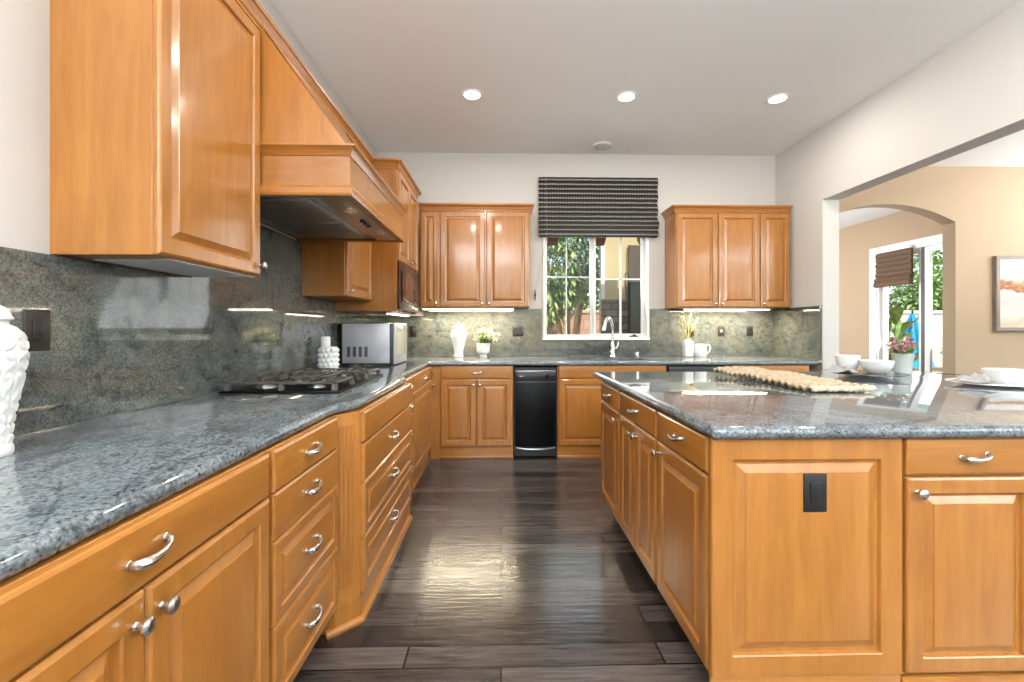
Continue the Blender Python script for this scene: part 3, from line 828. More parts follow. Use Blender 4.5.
# ------------------------------------------------------------------ outlets and switches
def plate(label, loc, rz, mat, w, h, kind, cat='outlet'):
    r = thing('outlet' if cat == 'outlet' else 'wall_switch', label, cat, loc, rz, 'dark cover plates')
    obox('cover_plate', mat, r, -w / 2, w / 2, -0.006, 0.0, -h / 2, h / 2, 0.003)
    for k in range(max(1, round(w / 0.075))):
        cxx = 0 if w < 0.1 else (-0.024 + 0.048 * k)
        if kind == 'duplex':
            o = obox('receptacle', BLACKM, r, cxx - 0.017, cxx + 0.017, -0.009, -0.006, -0.034, 0.034, 0.002)
            bm = new_bm()
            for zz in (-0.018, 0.018):
                box(bm, cxx - 0.008, cxx - 0.006, -0.0096, -0.009, zz - 0.004, zz + 0.006); box(bm, cxx + 0.006, cxx + 0.008, -0.0096, -0.009, zz - 0.004, zz + 0.006)
                box(bm, cxx - 0.002, cxx + 0.002, -0.0096, -0.009, zz - 0.011, zz - 0.007)
            finish('slot', bm, DKSLOT, o)
        elif kind == 'rocker':
            bm = new_bm(); prism(bm, [(-0.006, -0.032), (-0.013, -0.032), (-0.009, 0.0), (-0.011, 0.032), (-0.006, 0.032)], 'x', cxx - 0.016, cxx + 0.016); finish('rocker', bm, BLACKM, r)
        else:
            bm = new_bm(); box(bm, cxx - 0.010, cxx + 0.010, -0.009, -0.006, -0.012, 0.012, 0.001); box(bm, cxx - 0.004, cxx + 0.004, -0.018, -0.009, -0.004, 0.008, 0.001); finish('toggle', bm, WHITE, r)
plate('dark outlet on the left granite backsplash, beside the patterned white jar', (XL + 0.021, 1.345, 1.213), RL, BRONZE, 0.075, 0.122, 'duplex')
plate('small dark outlet on the back wall beside the toaster oven', (-0.985, YB - 0.021, 1.19), 0, BRONZE, 0.078, 0.118, 'duplex')
plate('wide dark switch plate on back wall, between the flowers and the window', (0.19, YB - 0.021, 1.195), 0, BRONZE, 0.118, 0.118, 'rocker', 'switch')
plate('dark switch plate with a white toggle, right of the white pitcher', (2.50, YB - 0.021, 1.195), 0, BRONZE, 0.075, 0.118, 'toggle', 'switch')
plate('dark rocker switch plate on back wall, nearest the right corner', (2.83, YB - 0.021, 1.195), 0, BRONZE, 0.075, 0.118, 'rocker', 'switch')
plate('dark outlet on back wall, partly behind the white bottle vase', (2.15, YB - 0.021, 1.19), 0, BRONZE, 0.075, 0.118, 'duplex')
plate('black outlet on the wooden end panel of the island', (XI + 0.312, YI - T + 0.003, 0.70), 0, BLACKM, 0.075, 0.122, 'duplex')

# ------------------------------------------------------------------ cooktop
ct = thing('cooktop', 'black gas cooktop with cast iron grates on the left counter', 'cooktop', (-1.04, 2.51, ZS + 0.0005), RL)
CW, CDp = 0.80, 0.56      # local x along the run, local -y towards the front
bm = new_bm(); box(bm, -CW / 2, CW / 2, -CDp / 2, CDp / 2, 0, 0.012, 0.005); finish('pan', bm, BLACK, ct)
def burner(x, y, r):
    bm = new_bm(); lathe(bm, [(r * 1.25, 0.012), (r * 1.2, 0.018), (r * 0.95, 0.020), (r * 0.95, 0.028), (0, 0.028)], 24, (x, y, 0)); b = finish('burner', bm, STEEL, ct)
    bm = new_bm(); lathe(bm, [(r * 0.8, 0.0285), (r * 0.85, 0.034), (r * 0.7, 0.039), (0, 0.040)], 24, (x, y, 0)); finish('cap', bm, BLACKM, b)
for x, y, r in ((-0.26, 0.13, 0.04), (-0.26, -0.12, 0.032), (0.0, 0.08, 0.055), (0.26, 0.13, 0.032), (0.26, -0.06, 0.04)): burner(x, y, r)
def grate(x0, x1, y0, y1):
    bm = new_bm(); z = 0.052; b = 0.008
    for (p, q) in (((x0, y0), (x1, y0)), ((x0, y1), (x1, y1)), ((x0, y0), (x0, y1)), ((x1, y0), (x1, y1))):
        box(bm, min(p[0], q[0]) - b, max(p[0], q[0]) + b, min(p[1], q[1]) - b, max(p[1], q[1]) + b, z - 0.012, z, 0.003, 1)
    n = 6
    for k in range(1, n):
        yy = y0 + (y1 - y0) * k / n
        for s, (a, c) in enumerate(((x0, x0 + (x1 - x0) * 0.40), (x1 - (x1 - x0) * 0.40, x1))):
            box(bm, a, c, yy - 0.006, yy + 0.006, z - 0.012, z + 0.001, 0.002, 1)
    xm = (x0 + x1) / 2
    box(bm, xm - 0.006, xm + 0.006, y0, y0 + 0.10, z - 0.012, z + 0.001, 0.002, 1); box(bm, xm - 0.006, xm + 0.006, y1 - 0.10, y1, z - 0.012, z + 0.001, 0.002, 1)
    for fx in (x0, x1):
        for fy in (y0, y1, (y0 + y1) / 2):
            prism(bm, [(fx - 0.013, 0.012), (fx + 0.013, 0.012), (fx + 0.008, z - 0.010), (fx - 0.008, z - 0.010)], 'y', fy - 0.011, fy + 0.011)
    finish('grate', bm, IRON, ct)
grate(-0.375, -0.135, -0.25, 0.25); grate(-0.115, 0.115, -0.10, 0.25); grate(0.135, 0.375, -0.25, 0.25)
for k in range(5):
    bm = new_bm(); lathe(bm, [(0.021, 0.012), (0.021, 0.020), (0.016, 0.024), (0.015, 0.044), (0.011, 0.047), (0, 0.047)], 20, (-0.088 + 0.044 * k, -0.19 - 0.028 * (k % 2), 0)); finish('knob', bm, BLACKM, ct)

# ------------------------------------------------------------------ toaster oven
to = thing('toaster_oven', 'silver and black countertop toaster oven below the microwave cabinet', 'toaster oven', (-0.912, 3.965, ZS + 0.0005), RL)
# local: x along run (+Y world), -y toward the room
bx, by = 0.46, 0.425; zo0, zo1 = 0.007, 0.352
obox('body', BLACKM, to, -bx / 2 + 0.004, bx / 2 - 0.004, -0.012, by, zo0, zo1, 0.006)
sp = obox('side_panel', SILVER, to, -bx / 2 - 0.001, -bx / 2 + 0.004, 0.018, by - 0.018, zo0 + 0.010, zo1 - 0.005, 0.001)
for k in range(4):
    yy = 0.355 - 0.048 * k
    obox('vent', DKSLOT if k < 0 else plain('grey_vent', srgb(74, 76, 80), 0.5), sp, -bx / 2 - 0.003, -bx / 2 - 0.001, yy - 0.013, yy + 0.013, 0.07, 0.155)
obox('front_frame', SILVER, to, -bx / 2 + 0.004, bx / 2 - 0.004, -0.030, -0.012, zo0, zo1, 0.004)
df = obox('door', plain('pale_door_glass', srgb(196, 188, 170), 0.08), to, -bx / 2 + 0.02, bx / 2 - 0.02, -0.036, -0.030, 0.08, zo1 - 0.02, 0.003)
bm = new_bm(); tube(bm, [(-0.16, -0.036, 0.31), (-0.16, -0.062, 0.31), (0.16, -0.062, 0.31), (0.16, -0.036, 0.31)], 0.006, 8); finish('handle', bm, CHROME, df)
for fx in (-0.19, 0.19):
    for fy in (0.02, 0.37):
        bm = new_bm(); lathe(bm, [(0.013, 0.0), (0.015, 0.008)], 12, (fx, fy, 0)); finish('foot', bm, BLACKM, to)

# ------------------------------------------------------------------ jars, vases, plants on the counters
def jar_profile(h, r):
    return [(0.58, 0.0), (0.62, 0.02), (0.61, 0.05), (0.56, 0.075), (0.55, 0.14), (0.62, 0.24), (0.75, 0.36), (0.90, 0.50), (0.985, 0.59), (1.0, 0.65), (0.96, 0.71), (0.84, 0.765), (0.66, 0.80), (0.50, 0.815), (0.48, 0.835)], [
        (0.50, 0.838), (0.60, 0.845), (0.62, 0.855), (0.56, 0.868), (0.50, 0.895), (0.34, 0.925), (0.18, 0.94), (0.13, 0.95), (0.17, 0.965), (0.16, 0.985), (0.08, 0.998), (0, 1.0)]
def dense(prof, n=6):
    out = smooth_path([(a, 0, b) for a, b in prof], n); return [(max(p.x, 0), p.z) for p in out]
def petal(a, z, r):
    cell = 0.025
    nn = 14
    u = a / (2 * PI) * nn; v = z / cell
    u, v = (u + v) * 0.5 * 1.0, (u - v) * 0.5
    ds = []
    iu, iv = math.floor(u), math.floor(v)
    for i in (-1, 0, 1, 2):
        for j in (-1, 0, 1, 2):
            ds.append(0.7071 - math.hypot(u - iu - i, v - iv - j))
    ds.sort(reverse=True)
    t = max(0.0, min(1.0, ds[1] / 0.08)); q = max(0.0, min(1.0, ds[1] / 0.2))
    return 0.0042 * t * t * (3 - 2 * t) * (1 - 0.25 * q)
def ginger(label, loc, h, r, pattern):
    g = thing('ginger_jar', label, 'jar', loc)
    body, lid = jar_profile(h, r)
    bp = [(a * r, b * h) for a, b in dense(body, 7 if pattern else 4)]
    def dsp(a, z, rr):
        t = z / h
        k = max(0, min(1, (t - 0.07) / 0.03)) * max(0, min(1, (0.80 - t) / 0.03))
        return petal(a, z, rr) * k
    bm = new_bm(); lathe(bm, bp, 220 if pattern else 36, disp=dsp if pattern else None); finish('body', bm, BISQUE if pattern else CERAMIC, g, angle=60)
    bm = new_bm(); lathe(bm, [(a * r, b * h) for a, b in dense(lid, 4)], 36); finish('lid', bm, BISQUE if pattern else CERAMIC, g, angle=60)
ginger('tall white lidded jar with raised petal pattern at the left edge of the counter', (-1.212, 1.09, ZS + 0.0005), 0.385, 0.058, True)
ginger('plain white lidded jar on the back counter, left of the flower pot', (-0.455, 4.80, ZS + 0.0005), 0.375, 0.085, False)

def knobby(a, z, r):
    row = math.floor(z / 0.034); f = z / 0.034 - row
    k = (a / (2 * PI) * 12 + 0.5 * (row % 2)); g = k - math.floor(k)
    d = math.hypot(f - 0.5, g - 0.5) * 2
    return 0.011 * max(0.0, 1 - d * d)
tv = thing('textured_vase', 'small white vase with bobble texture behind the cooktop', 'vase', (-1.213, 3.16, ZS + 0.0005))
bm = new_bm(); lathe(bm, [(0.058, 0.0)] + [(0.062, 0.17 * k / 60) for k in range(61)] + [(0.054, 0.176), (0.02, 0.178), (0.0, 0.178)], 144, disp=knobby); finish('body', bm, MATTEW, tv, angle=60)
cd = thing('candle', 'plain white pillar candle behind the bobble vase, against the backsplash', 'candle', (-1.30, 3.33, ZS + 0.0005))
bm = new_bm(); lathe(bm, [(0.033, 0), (0.034, 0.004), (0.034, 0.240), (0.031, 0.246), (0.012, 0.243), (0, 0.242)], 28); finish('wax', bm, MATTEW, cd)
bm = new_bm(); tube(bm, [(0, 0, 0.242), (0.001, 0, 0.252)], 0.0012, 6); finish('wick', bm, BLACKM, cd)

def leaf_blade(bm, base, d, L, w, bend=0.3, mi=0, seg=4):
    d = Vector(d).normalized(); up = Vector((0, 0, 1))
    s = d.cross(up)
    if s.length < 1e-3: s = Vector((1, 0, 0))
    s.normalize(); nrm = s.cross(d).normalized()
    prev = None; B = Vector(base)
    for k in range(seg + 1):
        t = k / seg
        c = B + d * (L * t) - Vector((0, 0, 1)) * (bend * L * t * t)
        ww = w * math.sin(PI * (0.08 + 0.92 * t)) * 0.5 if k < seg else 0.0005
        cur = (bm.verts.new(c - s * ww + nrm * ww * 0.25), bm.verts.new(c - nrm * ww * 0.1), bm.verts.new(c + s * ww + nrm * ww * 0.25))
        if prev:
            for q in (0, 1):
                f = bm.faces.new((prev[q], prev[q + 1], cur[q + 1], cur[q])); f.material_index = mi
        prev = cur

def leafmat(name, c1, c2):
    m = Mat(name); v = m.coords()
    m.base(m.ramp(m.noise(v, 9, 3), [(0.3, c1), (0.7, c2)])); m.set(Roughness=0.5)
    m.p.inputs['Subsurface Weight'].default_value = 0.0
    return m.m
LEAF = leafmat('pale_green_leaf', srgb(118, 142, 60), srgb(176, 190, 104))
PETAL = leafmat('cream_petal', srgb(226, 226, 188), srgb(246, 244, 226))

fp = thing('flower_pot', 'white footed pot of cream flowers on the back counter', 'potted flowers', (-0.19, 4.79, ZS + 0.0005))
bm = new_bm(); lathe(bm, [(0.044, 0), (0.046, 0.004), (0.040, 0.012), (0.038, 0.022), (0.050, 0.034), (0.068, 0.050), (0.074, 0.075), (0.075, 0.15), (0.072, 0.154), (0.068, 0.150), (0.066, 0.12), (0, 0.118)], 32); finish('pot', bm, CERAMIC, fp)
bm = new_bm(); bl_ = new_bm()
rr = random.Random(3)
for k in range(46):
    a = rr.uniform(-0.78 * PI, 0.78 * PI); el = rr.uniform(0.35, 1.45)
    d = Vector((math.cos(a) * math.cos(el), math.sin(a) * math.cos(el), math.sin(el))); L = rr.uniform(0.10, 0.19)
    tip = Vector((0, 0, 0.13)) + d * L
    tube(bm, [(0, 0, 0.118), tuple(Vector((0, 0, 0.13)) + d * L * 0.5), tuple(tip)], 0.0016, 5)
    for q in range(3): leaf_blade(bm, Vector((0, 0, 0.13)) + d * L * rr.uniform(0.3, 0.8), (d.x + rr.uniform(-.7, .7), d.y + rr.uniform(-.7, .7), d.z * 0.5), 0.06, 0.03)
    for q in range(9):
        e = Vector((rr.gauss(0, 1), rr.gauss(0, 1), rr.gauss(0.3, 1)))
        leaf_blade(bl_, tip + e.normalized() * 0.006, e, 0.034, 0.024, 0.2, 0, 3)
finish('foliage', bm, LEAF, fp); finish('blossoms', bl_, PETAL, fp)

bv = thing('bottle_vase', 'small square white vase with dry yellow sprigs on the back counter', 'vase', (2.035, 4.80, ZS + 0.0005))
bm = new_bm(); box(bm, -0.047, 0.047, -0.047, 0.047, 0, 0.175, 0.012, 3); lathe(bm, [(0.034, 0.172), (0.030, 0.185), (0.031, 0.196), (0.024, 0.196), (0.022, 0.18)], 20); finish('vessel', bm, CERAMIC, bv)
bm = new_bm(); rr = random.Random(11)
for k in range(11):
    a = rr.uniform(0, 2 * PI); s = rr.uniform(0.02, 0.14); top = Vector((math.cos(a) * s + 0.01, math.sin(a) * s * 0.6, rr.uniform(0.30, 0.46)))
    tube(bm, smooth_path([(0, 0, 0.178), (top.x * 0.3, top.y * 0.3, 0.26), tuple(top)], 4), 0.002, 5)
    for q in range(7):
        leaf_blade(bm, Vector((top.x * 0.6, top.y * 0.6, 0.28)).lerp(top, q / 6), (rr.uniform(-1, 1), rr.uniform(-1, 1), 0.9), 0.05, 0.012)
finish('sprigs', bm, leafmat('dry_yellow_grass', srgb(186, 170, 84), srgb(226, 212, 140)), bv)
pt = thing('pitcher', 'low white pitcher with a loop handle beside the square vase', 'pitcher', (2.165, 4.78, ZS + 0.0005))
bm = new_bm(); lathe(bm, [(0.052, 0), (0.058, 0.006), (0.066, 0.05), (0.062, 0.10), (0.060, 0.125), (0.064, 0.138), (0.060, 0.138), (0.054, 0.12), (0.050, 0.02), (0, 0.012)], 32); finish('vessel', bm, CERAMIC, pt)
bm = new_bm(); tube(bm, smooth_path([(0.060, 0, 0.115), (0.085, 0, 0.132), (0.106, 0, 0.115), (0.104, 0, 0.075), (0.085, 0, 0.045), (0.062, 0, 0.035)], 6), 0.008, 10); finish('handle', bm, CERAMIC, pt)

# faucet and soap pump
fc = thing('faucet', 'tall brushed nickel gooseneck faucet behind the sink', 'faucet', (1.225, 4.86, ZS + 0.0005))
bm = new_bm(); lathe(bm, [(0.032, 0), (0.032, 0.008), (0.026, 0.018), (0.024, 0.10), (0.021, 0.13), (0.017, 0.16)], 24); finish('base', bm, NICKEL, fc)
bm = new_bm(); tube(bm, smooth_path([(0, 0, 0.15), (0, 0, 0.27), (-0.008, -0.012, 0.35), (-0.045, -0.06, 0.418), (-0.095, -0.125, 0.405), (-0.128, -0.165, 0.335)], 8), 0.0135, 12); finish('spout', bm, NICKEL, fc)
bm = new_bm(); tube(bm, [(-0.124, -0.160, 0.345), (-0.134, -0.175, 0.30), (-0.137, -0.178, 0.285)], [0.0165, 0.019, 0.017], 14); finish('spray_head', bm, NICKEL, fc)
bm = new_bm(); tube(bm, [(0.018, 0, 0.09), (0.045, 0, 0.095)], 0.014, 12); tube(bm, [(0.045, 0, 0.095), (0.058, 0, 0.12), (0.064, 0, 0.165)], [0.008, 0.007, 0.006], 10); finish('lever', bm, NICKEL, fc)
sd = thing('soap_dispenser', 'short nickel soap cap on the counter right of the faucet', 'soap dispenser', (1.49, 4.84, ZS + 0.0005))
bm = new_bm(); lathe(bm, [(0.024, 0), (0.024, 0.006), (0.018, 0.01), (0.018, 0.045), (0.014, 0.052), (0, 0.052)], 20); finish('cap', bm, NICKEL, sd)
bm = new_bm(); tube(bm, [(0, 0, 0.046), (-0.02, -0.028, 0.048), (-0.03, -0.042, 0.042)], 0.005, 8); finish('nozzle', bm, NICKEL, sd)

# ------------------------------------------------------------------ roman shades
def shade_mat(name, dark, mid, lite, period, dash):
    m = Mat(name); v = m.coords(kind='Object')
    sep = m.n.new('ShaderNodeSeparateXYZ'); m.link(v, sep.inputs[0])
    def saw(sock, per, ph=0.0):
        a = m.node('ShaderNodeMath', operation='MULTIPLY_ADD'); m.link(sock, a.inputs[0]); a.inputs[1].default_value = 1 / per; a.inputs[2].default_value = ph
        f = m.node('ShaderNodeMath', operation='FRACT'); m.link(a.outputs[0], f.inputs[0]); return f.outputs[0]
    z = saw(sep.outputs[2], period); x = saw(sep.outputs[0], dash); zf = saw(sep.outputs[2], period / 7)
    line = m.ramp(z, [(0.0, (1, 1, 1, 1)), (0.22, (1, 1, 1, 1)), (0.24, (0, 0, 0, 1))], 'CONSTANT')
    dsh = m.ramp(x, [(0.0, (1, 1, 1, 1)), (0.62, (0.25, 0.25, 0.25, 1))], 'CONSTANT')
    reed = m.ramp(zf, [(0.0, dark), (0.5, mid), (1.0, dark)])
    mk = m.mix(1.0, line, dsh, 'MULTIPLY')
    m.base(m.mix(mk, reed, lite)); m.set(Roughness=0.7)
    m.bump(zf, 0.3, 0.003)
    return m.m
SH1 = shade_mat('black_woven_reed', srgb(18, 17, 17), srgb(44, 41, 40), srgb(176, 171, 162), 0.0515, 0.030)
def shade(root, x0, x1, ztop, zbot, nf, mat, y=0.0):
    """stack of soft horizontal folds facing -Y; lower folds hang further out"""
    bm = new_bm(); prof = []
    steps = nf * 10
    for k in range(steps + 1):
        t = k / steps; z = ztop + (zbot - ztop) * t
        ph = (t * nf) % 1.0
        out = 0.018 + 0.020 * math.sin(PI * min(1, ph * 1.05)) ** 0.7 + 0.012 * t
        if t > 0.74: out += 0.028 * min(1, (t - 0.74) / 0.02)
        prof.append((y - out, z))
    nx = 24; rows = []
    for yy, z in prof:
        rows.append([bm.verts.new((x0 + (x1 - x0) * i / nx + (0.006 * math.sin(z * 40) if i in (0, nx) else 0), yy + 0.003 * math.sin(i * 1.7 + z * 9), z)) for i in range(nx + 1)])
    back = [bm.verts.new((x0 + (x1 - x0) * i / nx, y, ztop)) for i in range(nx + 1)]; bk2 = [bm.verts.new((x0 + (x1 - x0) * i / nx, y, zbot)) for i in range(nx + 1)]
    rows = [back] + rows + [bk2]
    for a, b in zip(rows, rows[1:]):
        for i in range(nx): bm.faces.new((a[i], a[i + 1], b[i + 1], b[i]))
    for i in range(nx): bm.faces.new((back[i], back[i + 1], bk2[i + 1], bk2[i]))
    bm.faces.new([r[0] for r in rows]); bm.faces.new([r[-1] for r in rows])
    return finish('fabric', bm, mat, root, angle=50)
rs_ = thing('roman_shade', 'black woven roman shade with pale stitched stripes, raised above the sink window', 'window shade', (0, YB - 0.014, 0))
shade(rs_, 0.425, 1.765, 2.925, 2.262, 13, SH1)
bm = new_bm(); box(bm, 0.432, 1.76, -0.035, -0.012, 2.25, 2.262, 0.003); finish('bottom_rail', bm, plain('black_rail', srgb(26, 24, 23), 0.5), rs_)
bm = new_bm(); tube(bm, smooth_path([(0.50, -0.088, 2.90), (0.50, -0.092, 2.5), (0.505, -0.09, 2.25), (0.44, -0.05, 1.9), (0.38, -0.03, 1.63)], 5), 0.0018, 5); finish('cord', bm, plain('grey_cord', srgb(150, 146, 140), 0.7), rs_)
cl = thing('cord_cleat', 'small dark cord cleat on the back wall left of the window', 'cleat', (0.385, YB, 1.60))
bm = new_bm(); box(bm, -0.012, 0.012, -0.012, 0.0, -0.014, 0.014, 0.003); tube(bm, smooth_path([(0, -0.022, -0.055), (0, -0.014, -0.02), (0, -0.014, 0.02), (0, -0.022, 0.055)], 4), 0.007, 8); finish('hook', bm, BRONZE, cl)

rs2 = thing('woven_blind', 'brown woven wood shade raised on the patio door', 'window shade', (6.71, 7.44, 0), RI)
SH2 = shade_mat('brown_woven_wood', srgb(66, 48, 34), srgb(126, 98, 72), srgb(112, 88, 66), 0.06, 0.02)
shade(rs2, -0.33, 0.36, 2.545, 1.95, 7, SH2)
obox('head_rail', WHITE, rs2, -0.33, 0.36, -0.06, 0.0, 2.545, 2.585, 0.004)

# ------------------------------------------------------------------ ceiling fixtures
def can(x, y, label):
    r = thing('ceiling_light', label, 'light', (x, y, H), 0, 'recessed ceiling lights')
    bm = new_bm(); lathe(bm, [(0.066, 0.0), (0.092, -0.0005), (0.094, -0.006), (0.088, -0.010), (0.070, -0.008), (0.066, -0.003)], 36); finish('trim_ring', bm, WHITE, r)
    bm = new_bm(); lathe(bm, [(0, -0.002), (0.066, -0.002), (0.066, -0.005), (0, -0.006)], 28); finish('lens', bm, LENS, r)
    l = light('can_light', 'AREA', (0, 0, -0.012), CAN_ENERGY, (1.0, 0.95, 0.87), shape='DISK', size=0.13)
    l.parent = r
for y, row in ((3.77, 'far row'), (1.75, 'middle row')):
    for x, side in ((-0.245, 'left'), (1.07, 'middle'), (2.38, 'right')):
        lab = {'far row': {'left': 'lit recessed ceiling light above the aisle, leftmost of three', 'middle': 'lit recessed ceiling light before the sink window, middle of three', 'right': 'lit recessed ceiling light nearest the right wall'}[side],
               'middle row': 'lit recessed ceiling light over the island row, %s one, above the picture' % side}[row]
        can(x, y, lab)
spk = thing('smoke_detector', 'round white smoke detector on the ceiling near the back wall', 'smoke detector', (1.09, 4.77, H))
bm = new_bm(); lathe(bm, [(0.10, 0), (0.10, -0.010), (0.092, -0.022), (0.06, -0.030), (0, -0.031)], 32); finish('housing', bm, plain('offwhite_plastic', srgb(206, 206, 204), 0.5), spk)
bm = new_bm()
for k in range(16):
    a = 2 * PI * k / 16; tube(bm, [(0.045 * math.cos(a), 0.045 * math.sin(a), -0.0305), (0.075 * math.cos(a), 0.075 * math.sin(a), -0.0265)], 0.002, 5)
finish('grille', bm, plain('grey_plastic', srgb(150, 150, 150), 0.5), spk)

# ------------------------------------------------------------------ things on the island
# chunky woven runner lying raised on its rolled edges
def runner():
    r = thing('woven_runner', 'long chunky woven tan table runner on the island', 'table runner', (1.625, 2.555, ZS + 0.0005))
    m = Mat('tan_jute_weave'); v = m.coords()
    a = m.noise(v, 40, 3); w1 = m.noise(m.coords((1, 0.2, 1)), 60, 2)
    m.base(m.mix(w1, m.ramp(a, [(0.3, srgb(104, 84, 60)), (0.7, srgb(160, 136, 104))]), srgb(188, 172, 146))); m.set(Roughness=0.85)
    bm = new_bm(); nx, ny = 48, 150; wx, wy = 0.155, 0.475
    def zt(u, v):
        e = 0.020 + 0.018 * (1 - abs(u) ** 6)
        weave = 0.0080 * math.sin(v * wy * 2 * PI / 0.028) * math.sin(u * wx * 2 * PI / 0.056 + (PI if int((v * wy + 9) / 0.028) % 2 else 0))
        return 0.027 + 0.010 * math.cos(v * 5.0) * 0.4 + 0.012 * (1 - (abs(u)) ** 4) + weave + 0.004 * math.sin(v * 9)
    top = [[bm.verts.new((u * wx, v * wy, zt(u, v))) for u in [-1 + 2 * i / nx for i in range(nx + 1)]] for v in [-1 + 2 * j / ny for j in range(ny + 1)]]
    bot = [[bm.verts.new((p.co.x, p.co.y, p.co.z - 0.010)) for p in row] for row in top]
    for j in range(ny):
        for i in range(nx):
            bm.faces.new((top[j][i], top[j][i + 1], top[j + 1][i + 1], top[j + 1][i])); bm.faces.new((bot[j][i], bot[j + 1][i], bot[j + 1][i + 1], bot[j][i + 1]))
    for j in range(ny):
        for i in (0, nx): bm.faces.new((top[j][i], top[j + 1][i], bot[j + 1][i], bot[j][i]))
    for i in range(nx):
        for j in (0, ny): bm.faces.new((top[j][i], top[j][i + 1], bot[j][i + 1], bot[j][i]))
    finish('mat', bm, m.m, r, angle=60)
    cot = plain('cream_cotton_bobble', srgb(204, 188, 162), 0.85)
    for sg in (-1, 1):       # bobbled rolled edge at each end
        bm = new_bm()
        ring_ = []
        n_ = 160
        tube(bm, [(-wx + 2 * wx * q / n_, sg * (wy + 0.004), 0.019 + 0.003 * math.sin(q * 0.5)) for q in range(n_ + 1)], [0.0085 + 0.0055 * abs(math.sin(PI * 9 * q / n_)) for q in range(n_ + 1)], 12)
        finish('rolled_edge', bm, cot, r, angle=60)
    jl = plain('dark_jute_loop', srgb(104, 84, 60), 0.85)
    for k in range(16):      # loops of yarn under the aisle-side edge
        y = -wy + 2 * wy * (k + 0.5) / 16
        bm = new_bm()
        tube(bm, [(-wx + 0.012 + 0.013 * math.sin(t), y + 0.016 * math.cos(t), 0.004 + 0.008 * (1 + math.sin(t * 1.0))) for t in [2 * PI * q / 10 for q in range(11)]], 0.0028, 6)
        finish('loop', bm, jl, r)
runner()

LINEN = plain('grey_linen', srgb(150, 148, 147), 0.85, 0, 0.12, 120)
def platter(label, x, y, r, mat, rim):
    t = thing('charger_plate', label, 'plate', (x, y, ZS + 0.0005))
    bm = new_bm(); lathe(bm, [(r * 0.6, 0), (r * 0.97, 0.006), (r, 0.009), (r * 0.985, 0.012), (r * 0.9, 0.010), (r * 0.66, 0.0065), (0, 0.006)], 56); finish('dish', bm, mat, t, angle=50)
    bm = new_bm(); lathe(bm, [(r * 0.99, 0.0075), (r * 1.006, 0.009), (r * 1.004, 0.0125), (r * 0.985, 0.0132), (r * 0.985, 0.0121)], 56); finish('rim', bm, rim, t)
def bowl(label, x, y, z, r, h):
    t = thing('bowl', label, 'bowl', (x, y, z), 0, 'white bowls on the island')
    bm = new_bm(); lathe(bm, [(r * 0.5, 0), (r * 0.55, 0.004), (r * 0.72, h * 0.2), (r * 0.9, h * 0.55), (r, h), (r * 0.97, h + 0.002), (r * 0.93, h * 0.95), (r * 0.82, h * 0.5), (r * 0.6, h * 0.18), (0, h * 0.14)], 48)
    finish('vessel', bm, CERAMIC, t, angle=50)
    bm = new_bm(); lathe(bm, [(r * 0.44, -0.0), (r * 0.47, 0.0), (r * 0.5, 0.005), (r * 0.42, 0.005)], 36); finish('foot', bm, CERAMIC, t)
def napkin(label, x, y, z, s, seed):
    t = thing('napkin', label, 'napkin', (x, y, z), 0, 'grey cloth napkins')
    bm = new_bm(); n = 26; rr = random.Random(seed); ph = [rr.uniform(0, 6) for _ in range(6)]
    def hgt(u, v):
        r2 = u * u + v * v
        edge = max(0.0, 1 - r2 ** 1.5 * 0.6)
        f = 0.55 + 0.30 * math.sin(4.2 * u + 1.8 * v + ph[0]) + 0.22 * math.sin(7.5 * u - 3.1 * v + ph[1]) + 0.12 * math.sin(11 * v + ph[2])
        return 0.004 + max(0.0, 0.044 * edge * max(0.0, f))
    for off in (0,):
        top = [[bm.verts.new((s * u * (1 - 0.12 * v * v) + 0.012 * math.sin(6 * v + ph[3]), s * 0.8 * v * (1 - 0.15 * u * u) + 0.01 * math.sin(5 * u + ph[4]), hgt(u, v) + 0.003)) for u in [-1 + 2 * i / n for i in range(n + 1)]] for v in [-1 + 2 * j / n for j in range(n + 1)]]
        bot = [[bm.verts.new((p.co.x, p.co.y, p.co.z - 0.003)) for p in row] for row in top]
    for j in range(n):
        for i in range(n):
            bm.faces.new((top[j][i], top[j][i + 1], top[j + 1][i + 1], top[j + 1][i])); bm.faces.new((bot[j][i], bot[j + 1][i], bot[j + 1][i + 1], bot[j][i + 1]))
    for j in range(n):
        for i in (0, n): bm.faces.new((top[j][i], top[j + 1][i], bot[j + 1][i], bot[j][i]))
    for i in range(n):
        for j in (0, n): bm.faces.new((top[j][i], top[j][i + 1], bot[j][i + 1], bot[j][i]))
    finish('cloth', bm, LINEN, t, angle=70)
DKRIM = plain('pewter_rim', srgb(92, 90, 88), 0.25, 0.8)
platter('round plate with a dark rim under two white bowls, near the frosted vase', 2.43, 2.885, 0.205, CERAMIC, DKRIM)
bowl('low white bowl on the dark-rimmed plate, nearest the frosted vase', 2.47, 2.865, ZS + 0.012, 0.092, 0.082)
bowl('taller white bowl at the back of the dark-rimmed plate, beside a grey napkin', 2.385, 3.005, ZS + 0.012, 0.073, 0.108)
napkin('crumpled grey napkin at the left end of the dark-rimmed plate', 2.262, 2.915, ZS + 0.013, 0.085, 5)
platter('round white plate at the right edge of the picture, on the island', 2.685, 2.375, 0.18, CERAMIC, CERAMIC)
bowl('low white bowl on the white plate at the right edge of the picture', 2.772, 2.37, ZS + 0.012, 0.098, 0.068)
napkin('crumpled grey napkin on the white plate at the right edge', 2.585, 2.35, ZS + 0.013, 0.088, 9)
FROST = Mat('frosted_glass'); FROST.base(srgb(222, 228, 226)); FROST.set(Roughness=0.35, Transmission_Weight=0.35, IOR=1.3)
fv = thing('flower_vase', 'frosted white vase of pink flowers on the island before the patio door', 'vase', (2.715, 2.94, ZS + 0.0005))
